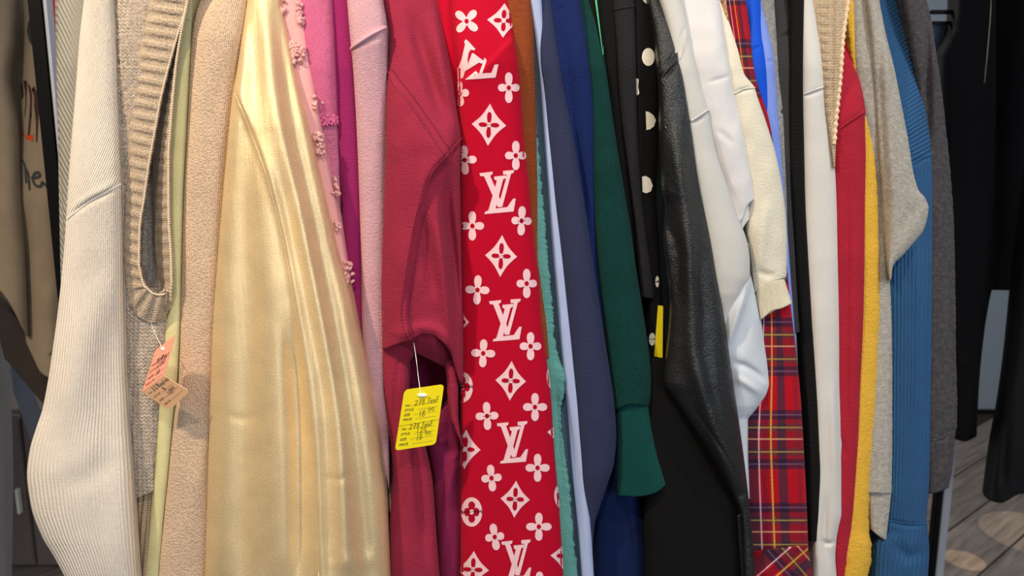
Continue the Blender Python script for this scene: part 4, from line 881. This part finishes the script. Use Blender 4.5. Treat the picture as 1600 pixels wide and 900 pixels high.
Sel = Surf([(-60, 1345), (0, 1352), (100, 1362), (250, 1374), (300, 1378), (400, 1384), (440, 1390)], [(-60, 1365), (0, 1374), (60, 1386), (100, 1396), (160, 1408), (220, 1420), (270, 1428), (297, 1436), (310, 1446), (325, 1451), (345, 1448), (362, 1442), (380, 1428), (400, 1410), (415, 1396), (440, 1392)], 1.020,
           noise=(.004, 14, 6, 122), df=.022, creases=[('groove', [(1376, -20), (1374, 100), (1382, 250), (1390, 420)], 6, .004), ('groove', [(1400, 380), (1425, 330), (1448, 312)], 8, .004)])
Sel.mesh('sleeve', M['heather'], g, -62, 438, step=2, db=.05)
R40 = [(-40, 1411), (0, 1420), (60, 1429), (120, 1439), (180, 1448), (240, 1457), (250, 1458), (330, 1460), (420, 1460), (500, 1459), (600, 1457), (700, 1455), (760, 1452), (812, 1448), (830, 1450), (860, 1452), (900, 1450)]
L40 = [(0, 1362), (100, 1376), (300, 1384), (500, 1386), (770, 1384), (830, 1378), (850, 1364), (900, 1360)]
g, S40 = garment('ribbed_sweatshirt', 'denim blue ribbed sweatshirt with diagonal ribs on the shoulder', 'sweatshirt', L40, R40, 1.042, M['blue'], noise=(.004, 9, 3, 123), sh=.03, ys=200, uvw=.072,
        creases=[('groove', [(1420, 262), (1438, 250), (1458, 243)], 3, .005), ('groove', [(1380, 812), (1415, 820), (1450, 820)], 3, .005), ('groove', [(1395, 840), (1420, 870), (1450, 850)], 10, .006), ('ridge', [(1420, 320), (1440, 500), (1425, 700)], 12, .005)],
        mkw=dict(zone=lambda x, y: 1 / (1 + np.exp(np.clip(pdist(x, y, [(1480, 236), (1458, 243), (1438, 250), (1380, 280)], True), -30, 30))), step=2))
seam_tube(S40, [(1424, 257), (1440, 247), (1457, 241)], M['blue'], g, .0014); seam_tube(S40, [(1386, 813), (1420, 818), (1449, 818)], M['blue'], g, .0010)
R41 = [(-40, 1437), (0, 1448), (40, 1457), (80, 1463), (130, 1470), (200, 1478), (280, 1486), (360, 1491), (460, 1493), (560, 1494), (630, 1496), (668, 1495), (676, 1493), (740, 1487), (766, 1481)]
g, S41 = garment('fleece_sweatshirt', 'charcoal marl fleece sweatshirt, last garment at the right end of the rail', 'sweatshirt', [(0, 1410), (240, 1440), (500, 1440), (770, 1446)], R41, 1.052, M['coal'], bot=[(-1, 772), (0, 770), (1, 762)], noise=(.003, 12, 4, 124), sh=.02,
        creases=[('groove', [(1455, 690), (1475, 684), (1482, 672), (1496, 670)], 2.5, .004), ('groove', [(1448, -20), (1450, 150), (1453, 260)], 6, .012)], mkw=dict(jitter=.6), tors=dict(ybot=720, y0=.03, y1=.11))
seam_tube(S41, [(1456, 688), (1474, 682), (1483, 669), (1494, 668)], M['coal'], g, .001)

# ================================================================== PRICE TAGS
m_ink = plain('tag_ink', (52, 44, 30), .7); m_pen = plain('pen_ink', (22, 20, 30), .6); m_pinkink = plain('tag_ink_red', (110, 50, 40), .7)
m_ytag = plain('yellow_card', (232, 214, 12), .55); m_white = plain('plastic_fastener', (240, 238, 225), .35)
STRK = {'0': [[(.5,0),(.15,.3),(.15,.7),(.5,1),(.85,.7),(.85,.3),(.5,0)]], '1': [[(.5,0),(.5,1)]], '2': [[(.1,.2),(.5,0),(.85,.3),(.1,1),(.5,.85),(.95,1)]],
        '3': [[(.1,.1),(.6,0),(.8,.25),(.4,.45),(.85,.7),(.5,1),(.1,.9)]], '7': [[(.1,.05),(.9,0),(.4,1)],[(.2,.5),(.8,.45)]], '8': [[(.8,.15),(.45,0),(.2,.25),(.8,.7),(.5,1),(.15,.75),(.8,.15)]],
        '5': [[(.85,0),(.25,.05),(.2,.45),(.7,.45),(.8,.8),(.2,1)]], 'J': [[(.1,0),(.9,0)],[(.55,0),(.5,.9),(.1,.85)]], 'e': [[(.1,.7),(.85,.6),(.5,.4),(.15,.7),(.4,1),(.9,.9)]],
        'n': [[(.15,.45),(.15,1)],[(.15,.6),(.6,.45),(.8,1)]], 'F': [[(.2,1),(.25,0),(.95,0)],[(.25,.45),(.8,.4)]], 'K': [[(.15,0),(.15,1)],[(.85,0),(.15,.5),(.9,1)]],
        'u': [[(.1,.45),(.2,1),(.75,.9),(.8,.45),(.85,1)]], 'y': [[(.1,.45),(.45,.9)],[(.85,.45),(.3,1.4)]], 'l': [[(.4,0),(.45,1)]], 'd': [[(.8,.5),(.2,.6),(.3,1),(.8,.9),(.85,0),(.85,1)]], 'g': [[(.8,.5),(.2,.6),(.3,1),(.8,.9),(.8,1.4),(.2,1.4)]],
        'i': [[(.5,.45),(.5,1)]], 's': [[(.8,.45),(.3,.6),(.8,.85),(.2,1)]]}
def bil(q, u, v):
    (ax, ay), (bx, by), (cx, cy), (dx, dy) = q     # TL TR BR BL
    return ((ax*(1-u)+bx*u)*(1-v)+(dx*(1-u)+cx*u)*v, (ay*(1-u)+by*u)*(1-v)+(dy*(1-u)+cy*u)*v)
def card(name, quad, depths, mat, parent, rad=.08, corners=(1, 1, 1, 1), th=.0006):
    """rounded card between four pixel corners with a depth at each corner; returns uv->world"""
    W = [P(x, y, d) for (x, y), d in zip(quad, depths)]; W = np.array(W)
    n0 = np.cross(W[1] - W[0], W[3] - W[0]); o_ = np.array([0, 0, CZ]); dr = W[2] - o_; W[2] = o_ + dr * (np.dot(W[0] - o_, n0) / np.dot(dr, n0))
    nrm = np.cross(W[1] - W[0], W[3] - W[0]); nrm /= np.linalg.norm(nrm)
    if nrm[1] > 0: nrm = -nrm
    def f(u, v, lift=0.0):
        u = np.asarray(u, float)[..., None]; v = np.asarray(v, float)[..., None]
        return (W[0]*(1-u)+W[1]*u)*(1-v)+(W[3]*(1-u)+W[2]*u)*v + nrm * lift
    asp = np.linalg.norm(W[1]-W[0]) / np.linalg.norm(W[3]-W[0]); ring = []
    ru, rv = rad, rad * asp
    for (cu, cv, a0), on in zip(((ru, rv, PI), (1-ru, rv, 1.5*PI), (1-ru, 1-rv, 0), (ru, 1-rv, .5*PI)), corners):
        if on:
            for k in range(6): a = a0 + k * PI / 10; ring.append((cu + ru*math.cos(a), cv + rv*math.sin(a)))
        else: ring.append((0.0 if cu < .5 else 1.0, 0.0 if cv < .5 else 1.0))
    n = len(ring); R = np.array(ring)
    V = np.concatenate([f(R[:, 0], R[:, 1], th), f(R[:, 0], R[:, 1], 0)])
    fc = [tuple(range(n)), tuple(n + k for k in reversed(range(n)))] + [(k, (k+1) % n, n+(k+1) % n, n+k) for k in range(n)]
    o = mesh_obj(name, V, fc, mat, parent, smooth=False); return o, f
def printed(f, text, u, v, h, mat, parent, asp, lift=.0008, name='lettering', slant=0.0):
    cu = bpy.data.curves.new('t', 'FONT'); cu.body = text; cu.size = 1; cu.resolution_u = 2; cu.offset = .018
    o = bpy.data.objects.new('t', cu); C.objects.link(o); dg = bpy.context.evaluated_depsgraph_get(); me = o.evaluated_get(dg).to_mesh()
    V = np.array([(w.co.x, w.co.y) for w in me.vertices]); fc = [tuple(p.vertices) for p in me.polygons]; o.evaluated_get(dg).to_mesh_clear()
    bpy.data.objects.remove(o); bpy.data.curves.remove(cu)
    return mesh_obj(name, f(u + V[:, 0] * h * asp, v - V[:, 1] * h, lift), fc, mat, parent, smooth=False)
def strokes(f, lines, r, mat, parent, name='handwriting', lift=.0010):
    V = []; fc = []
    for ln_ in lines:
        q = np.array(smooth_line(ln_, 4)) if len(ln_) > 2 else np.array(ln_, float); w = f(q[:, 0], q[:, 1], lift)
        for i in range(len(w) - 1):
            d = w[i+1] - w[i]; L_ = np.linalg.norm(d) + 1e-9; d /= L_; s_ = np.cross(d, [0, 1, 0]); s_ /= np.linalg.norm(s_) + 1e-9; b = len(V)
            for p, sg in ((w[i]-d*r*.5, 1), (w[i]-d*r*.5, -1), (w[i+1]+d*r*.5, -1), (w[i+1]+d*r*.5, 1)): V.append(p + s_ * sg * r)
            fc.append((b, b+1, b+2, b+3))
    return mesh_obj(name, np.array(V), fc, mat, parent, smooth=False)
def hand(text, u, v, w, h):
    out = []
    for k, ch in enumerate(text):
        for s_ in STRK.get(ch, []): out.append([(u + (k + x * .85) * w, v - h + y * h) for x, y in s_])
    return out
def tag_block(f, v0, k, mat, pen, parent, lines, asp, th=.085):
    for i, (txt, hw) in enumerate(zip(('No.', 'STYLE', 'SIZE', 'PRICE'), lines)):
        v = v0 + i * k; printed(f, txt, .09, v, th, mat, parent, asp)
        x0 = {0: .24, 1: .42, 2: .34, 3: .40}[i]
        strokes(f, [[(x0, v - .004), (.90 - .0 * i, v - .004)]], .00014, mat, parent, 'rule_line', .0008)
        if hw:
            ls = []
            for (t_, u_, dv, w_, h_) in hw: ls += hand(t_, u_, v + dv, w_, h_)
            strokes(f, ls, .00026, pen, parent)
Qy = [(632, 609), (694, 600), (681, 694), (617, 704)]
ty = empty('price_tag', tuple(P(655, 655, .885)), 'yellow price tag handwritten 18.00 hanging from the crimson sweatshirt underarm', 'price tag', 'price tags')
_, fy = card('card', Qy, (.884, .884, .886, .886), m_ytag, ty, .10)
asp = 1.55
tag_block(fy, .285, .078, m_ink, m_pen, ty, [[('278', .32, .0, .09, .085), ('JenF', .64, .0, .072, .095)], None, [('1', .46, .045, .09, .10), ('8', .54, .045, .10, .10), ('00', .68, -.03, .085, .055)], None], 1.5, .056)
tag_block(fy, .672, .087, m_ink, m_pen, ty, [[('278', .27, .0, .09, .085), ('JenF', .58, .0, .072, .09)], [('125', .46, .0, .09, .08)], [('1', .48, .03, .09, .10), ('8', .56, .03, .09, .10), ('00', .70, -.04, .075, .05)], None], 1.5, .056)
strokes(fy, [[(.0, .592), (1.0, .582)]], .00018, m_ink, ty, 'perforation')
bm = bmesh.new(); bmesh.ops.create_uvsphere(bm, u_segments=12, v_segments=8, radius=1)
cpt = fy(np.array(.48), np.array(.13), .001).reshape(3)
for v in bm.verts: v.co = Vector((v.co.x * .0065, v.co.y * .002, v.co.z * .0028)) + Vector(cpt)
me = bpy.data.meshes.new('fastener'); bm.to_mesh(me); bm.free(); me.materials.append(m_white); o = bpy.data.objects.new('fastener', me); C.objects.link(o); o.parent = ty; o.matrix_parent_inverse = ty.matrix_world.inverted()
tube('thread', [tuple(P(x, y, d)) for x, y, d in smooth_line([(645, 527, .90), (650, 560, .892), (654, 590, .886), (656, 606, .883)], 5)] if False else
     [tuple(P(x, y, d)) for x, y, d in ((645, 527, .905), (648, 545, .898), (651, 565, .892), (653, 585, .887), (656, 606, .883), (658, 620, .8825))], .00055, m_white, ty, 6)
# pink folded tag
m_ptag = plain('salmon_card', (240, 160, 136), .6); m_ptag2 = plain('salmon_card_lit', (250, 196, 150), .6)  # one card; warm light on the lower panel put into its second colour
tp = empty('price_tag', tuple(P(255, 600, .90)), 'salmon pink price tag folded in two, hanging from the oatmeal vest', 'price tag', 'price tags')
_, f1 = card('card', [(244, 546), (274, 524), (257, 587), (223, 612)], (.912, .895, .885, .905), m_ptag, tp, .10, (1, 0, 0, 0))
_, f2 = card('card_fold', [(223, 612), (257, 587), (297, 611), (265, 641)], (.905, .885, .893, .905), m_ptag2, tp, .12, (0, 0, 1, 1))
tag_block(f1, .46, .155, m_pinkink, m_pen, tp, [[('807', .34, -.0, .10, .11), ('Kugs', .62, 0, .085, .12)], [('100', .48, 0, .12, .12)], [('1', .5, .05, .1, .12), ('0', .6, .05, .1, .12)], None], 1.9, .085)
tag_block(f2, .20, .20, m_pinkink, m_pen, tp, [[('327', .30, -.0, .10, .14), ('Kuyled', .58, 0, .07, .14)], [('8', .55, 0, .10, .13)], [('10', .50, .04, .10, .18), ('00', .68, -.04, .09, .10)], None], 1.25, .085)
bm = bmesh.new(); bmesh.ops.create_uvsphere(bm, u_segments=10, v_segments=6, radius=.0032); cpt = f1(np.array(.5), np.array(.16), .001).reshape(3)
for v in bm.verts: v.co = Vector((v.co.x, v.co.y * .5, v.co.z * .8)) + Vector(cpt)
me = bpy.data.meshes.new('fastener'); bm.to_mesh(me); bm.free(); me.materials.append(m_white); o = bpy.data.objects.new('fastener', me); C.objects.link(o); o.parent = tp; o.matrix_parent_inverse = tp.matrix_world.inverted()
tube('thread', [tuple(P(x, y, d)) for x, y, d in ((236, 505, .934), (240, 516, .928), (245, 527, .915), (250, 537, .906), (255, 548, .899))], .00045, m_white, tp, 6)
# slivers of three more tags
for quad, dp, lab in (([(1028, 477), (1036, 478), (1035, 559), (1022, 557)], .982, 'dark yellow tag sliver between the polka dot blouse and leather jacket'),
                      ([(1306, 376), (1322, 380), (1319, 391), (1306, 404)], 1.006, 'tiny yellow tag corner peeking out over the cherry hoodie'),
                      ([(1386, 412), (1399, 408), (1397, 425), (1388, 432)], 1.030, 'tiny yellow tag corner under the heather grey elbow')):
    e = empty('price_tag', tuple(P(quad[0][0], quad[0][1], dp)), lab, 'price tag', 'price tags'); card('card', quad, (dp,) * 4, m_ytag, e, .10)

# ================================================================== BEHIND, LEFT
BG = 'clothes on the rail behind at left'
M['taupe'] = fabric('taupe_sweatshirt', (150, 134, 112), 'jersey', mottle=.10)
M['taupe_rib'] = fabric('taupe_rib', (150, 134, 114), 'rib', .008, .0006, .3)
M['brown'] = fabric('dark_brown_knit', (70, 60, 54), 'jersey')
YB = 1.55
g, SA = garment('graphic_sweatshirt', 'taupe sweatshirt with a dripping orange and black print, left of the black post', 'sweatshirt', [(0, 24), (150, 28), (300, 26), (420, 30), (500, 38), (600, 44)], [(0, 96), (300, 98), (450, 96), (560, 94), (600, 96)], YB, M['taupe'],
        bot=[(-1, 535), (-.6, 560), (-.2, 582), (.3, 590), (1, 575)], part='body', noise=(.010, 6, 3, 201), sh=.02, group=BG, df=.05, creases=[('groove', [(34, -20), (28, 80), (26, 180), (32, 260)], 9, .03), ('groove', [(40, 300), (42, 400), (44, 520)], 7, .012), ('groove', [(76, 560), (86, 552), (94, 548)], 3, .006)],
        mkw=dict(db=.10, step=2.5), tors=dict(ybot=500, y1=.2))
Sl = Surf([(0, -40), (500, -40)], [(0, 26), (60, 24), (120, 18), (200, 30), (300, 34), (400, 40), (500, 44)], YB - .03, noise=(.008, 6, 3, 202), df=.05)
Sl.mesh('sleeve', M['taupe'], g, -60, [(-1, 430), (0, 455), (1, 526)], db=.08, step=2.5)
m_pb = plain('print_charcoal', (50, 52, 56), .8); m_po = plain('print_orange', (206, 70, 20), .7); m_pd = plain('print_dark_brown', (66, 32, 24), .8)
decal(SA, [[(44, 34), (50, 24), (60, 20), (60, 78), (54, 76), (46, 66), (42, 50)]], m_pb, g, .001, 'graphic_print')
decal(SA, [[(36, 126), (42, 126), (42, 140), (41, 165), (39, 182), (38, 182), (40, 160), (39, 142)], [(43, 130), (47, 134), (50, 150), (49, 180), (46, 212), (43, 212), (46, 180), (47, 152)], [(53, 142), (60, 140), (62, 158), (60, 180), (58, 222), (56, 222), (56, 190), (53, 165)], [(49, 140), (53, 134), (55, 140), (53, 150)], [(32, 128), (36, 134), (37, 150), (34, 156)]], m_pd, g, .001, 'drip_print')
decal(SA, [[(38, 210), (42, 213), (51, 210), (52, 220), (49, 221), (40, 216)], [(31, 205), (37, 206), (37, 212), (32, 212)]], m_po, g, .0014, 'orange_print')
def fsa(u, v, lift=0): return SA.at(np.asarray(u, float), np.asarray(v, float), lift + .001)
strokes(fsa, [[(34, 250), (39, 260), (41, 285)], [(39, 262), (44, 272), (46, 296)], [(49, 278), (60, 276), (61, 270), (55, 270), (51, 278), (54, 288), (62, 291), (66, 284)], [(66, 284), (74, 292)]], .0024, m_pb, g, 'lettering_print')
g, _ = garment('knitted_scarf', 'dark brown knit hanging under the taupe sweatshirt at far left', 'scarf', [(-60, 0), (300, -4), (400, -10), (520, -2), (580, 14), (650, 46), (720, 80)], [(-60, 40), (300, 70), (400, 84), (560, 86), (620, 84), (700, 100), (720, 104)], YB + .10, M['brown'], top=-60, bot=[(-1, 560), (0, 620), (1, 650)],
        noise=(.006, 6, 3, 204), sh=0, has_torso=False, group=BG, part='cloth')
g, _ = garment('magenta_dress', 'sliver of a muted magenta dress beside the black post', 'dress', [(0, 78), (150, 84)], [(0, 100), (150, 100)], 1.30, fabric('mauve_satin', (150, 62, 100), 'jersey', rgb2=(150, 50, 50)), bot=130, noise=(.003, 10, 3, 205), sh=0, has_torso=False, group=BG, part='skirt')
g, _ = garment('cream_dress', 'pale greige cloth edge between the black post and the sage sweater', 'dress', [(0, 86), (200, 90)], [(0, 108), (200, 110)], 1.12, M['sage'], bot=520, noise=(.002, 10, 3, 206), sh=0, has_torso=False, part='skirt')
rb = empty('clothes_rail', (-1.3, YB + .2, 0), 'second clothes rail standing behind at the left edge', 'clothes rail')
box('top_rail', (-1.35, YB + .2, 1.72), (1.3, .025, .025), m_blk, rb); box('post', (-1.98, YB + .2, .86), (.025, .025, 1.72), m_blk, rb); box('post', (-.72, YB + .2, .86), (.025, .025, 1.72), m_blk, rb)
# dark cabinet and grey board low at left
m_cab = plain('taupe_laminate', (112, 100, 94), .6, noise=.06); m_grey = plain('blue_grey_board', (112, 118, 130), .5)
a = P(-120, 640, 2.3); b = P(190, 640, 2.3)
cb = empty('storage_cabinet', ((a[0]+b[0])/2, 2.5, 0), 'low dark taupe cabinet standing behind the cream sweater', 'cabinet')
H = float(a[2]); wdt = float(b[0] - a[0])
box('body', ((a[0]+b[0])/2, 2.52, H / 2), (wdt, .44, H), m_cab, cb, .004)
for k in (0, 1): box('door', (a[0] + wdt * (.25 + .5 * k), 2.292, H / 2), (wdt * .485, .018, H - .03), m_cab, cb, .003)
for k in (0, 1): box('handle', (a[0] + wdt * (.46 + .08 * k), 2.272, H * .45), (.010, .02, .09), m_white, cb, .003)
a = P(6, 690, 2.0); b = P(66, 690, 2.0)
br = mesh_obj('grey_board', [tuple(P(x, y, Y)) for Y in (2.0, 2.03) for x, y in ((16, 540), (30, 560), (199, 968), (150, 968), (20, 610))], [(0,1,2,3,4), (9,8,7,6,5)] + [(k, 5+k, 5+(k+1) % 5, (k+1) % 5) for k in range(5)], m_grey, None, smooth=False)
tag(br, 'slanted blue grey board leaning behind the cream sweater at left', 'board')
g, _ = garment('denim_skirt', 'dim blue grey cloth hanging at the lower left corner', 'skirt', [(-60, -60), (900, -60)], [(-60, -8), (500, 0), (600, 8), (760, 14), (900, 12)], 1.7, fabric('dim_denim', (116, 116, 118), 'jersey'), top=-60, bot=940, noise=(.008, 5, 2, 207), sh=0, has_torso=False, group=BG, part='cloth')

# ================================================================== BEHIND, RIGHT
BR = 'black clothes on the rail behind at right'
M['blk2'] = fabric('black_trouser_cloth', (15, 15, 18), 'jersey', sheen=.05, mottle=.05)
M['blk3'] = fabric('black_trouser_satin', (24, 25, 26), 'jersey', sheen=.05, rough=.55)
YR = 1.95
def leg_g(lab, L, R, Y, mat, bot, seed, name='dress_trousers', cat='trousers', part='leg', top=-60, cr=(), **k):
    return garment(name, lab, cat, L, R, Y, mat, top=top, bot=bot, noise=(.012, 5, 2, seed), sh=0, has_torso=False, group=BR, part=part, df=.05, creases=cr, mkw=dict(db=.10, rim=.02), **k)
g, Sx = leg_g('black trousers with the hem ending highest, just right of the charcoal sweatshirt', [(-60, 1497), (0, 1495), (40, 1490), (60, 1480), (90, 1468), (300, 1474), (680, 1490)], [(-40, 1556), (0, 1556), (300, 1556), (420, 1556), (470, 1546), (520, 1538), (600, 1530), (684, 1526)], YR, M['blk2'], [(-1, 686), (0, 690), (1, 682)], 301,
      cr=[('ridge', [(1495, 560), (1520, 575), (1535, 590)], 5, .006), ('groove', [(1535, 455), (1525, 475), (1540, 485)], 6, .01)])
seam_tube(Sx, [(1492, 675), (1508, 679), (1525, 674)], M['blk2'], g, .003)
g, Sz = leg_g('black jacket with a pale zip line hanging behind the trousers', [(-40, 1500), (400, 1500)], [(-40, 1680), (0, 1680), (400, 1670)], YR + .16, M['blk2'], [(-1, 452), (1, 456)], 302, 'zip_jacket', 'jacket', 'body')
m_zip = plain('zip_metal', (150, 140, 120), .4, .6)
tube('zip', [tuple(Sx.at(np.array(float(x)), np.array(float(y)), .004).reshape(3)) for x, y in ((1550, -30), (1547, 30), (1542, 90), (1538, 130))], .0016, m_zip, g, 6)
g, Sw = leg_g('charcoal black trousers with the lowest hem at the right edge', [(300, 1608), (455, 1592), (560, 1581), (640, 1569), (700, 1557), (784, 1545)], [(300, 1690), (500, 1670), (700, 1650), (784, 1640)], YR - .12, M['blk3'], [(-1, 782), (-.6, 786), (0, 772), (1, 768)], 303,
      cr=[('groove', [(1575, 640), (1568, 730), (1566, 780)], 8, .012)])
hg = empty('trouser_hanger', tuple(P(1480, 25, YR + .1)), 'black bar hanger at the top right in front of the pale wall', 'hanger', BR)
box('bar', tuple(P(1500, 19, YR + .02)), (.16, .012, .010), m_blk, hg); box('bar', tuple(P(1500, 36, YR + .02)), (.16, .012, .008), m_blk, hg)
g, _ = garment('folded_top', 'small slate blue cloth tucked under the black bar hanger', 'top', [(40, 1452), (90, 1458)], [(36, 1490), (50, 1484), (76, 1470)], YR + .06, fabric('dim_slate', (82, 96, 110), 'jersey'), top=38, bot=78, noise=(.01, 9, 9, 305), sh=0, has_torso=False, group=BR, part='cloth', df=.02)
rr = empty('clothes_rail', (1.6, YR + .1, 0), 'third clothes rail behind at right holding black trousers', 'clothes rail')
box('top_rail', (2.05, YR + .1, 1.98), (2.1, .025, .025), m_blk, rr); box('post', (3.08, YR + .1, .99), (.025, .025, 1.98), m_blk, rr); box('post', (post_x(1459, 835, YR + .22), YR + .22, .99), (.020, .025, 1.98), m_blk, rr)
box('post_sheen', (post_x(1459, 835, YR + .22) + .0225, YR + .215, .99), (.025, .025, 1.98), plain('lit_post_face', (190, 194, 204), .35, .4), rr)  # pale strip: daylight on the black post's glossy front put into the colour
# pale skirting block of the back wall
c = P(1562, 555, 3.9)
pb = box('wall_panel', (float(c[0]) + .06, 3.93, .46), (.55, .06, .86), m_base, None, .006); struct(pb)
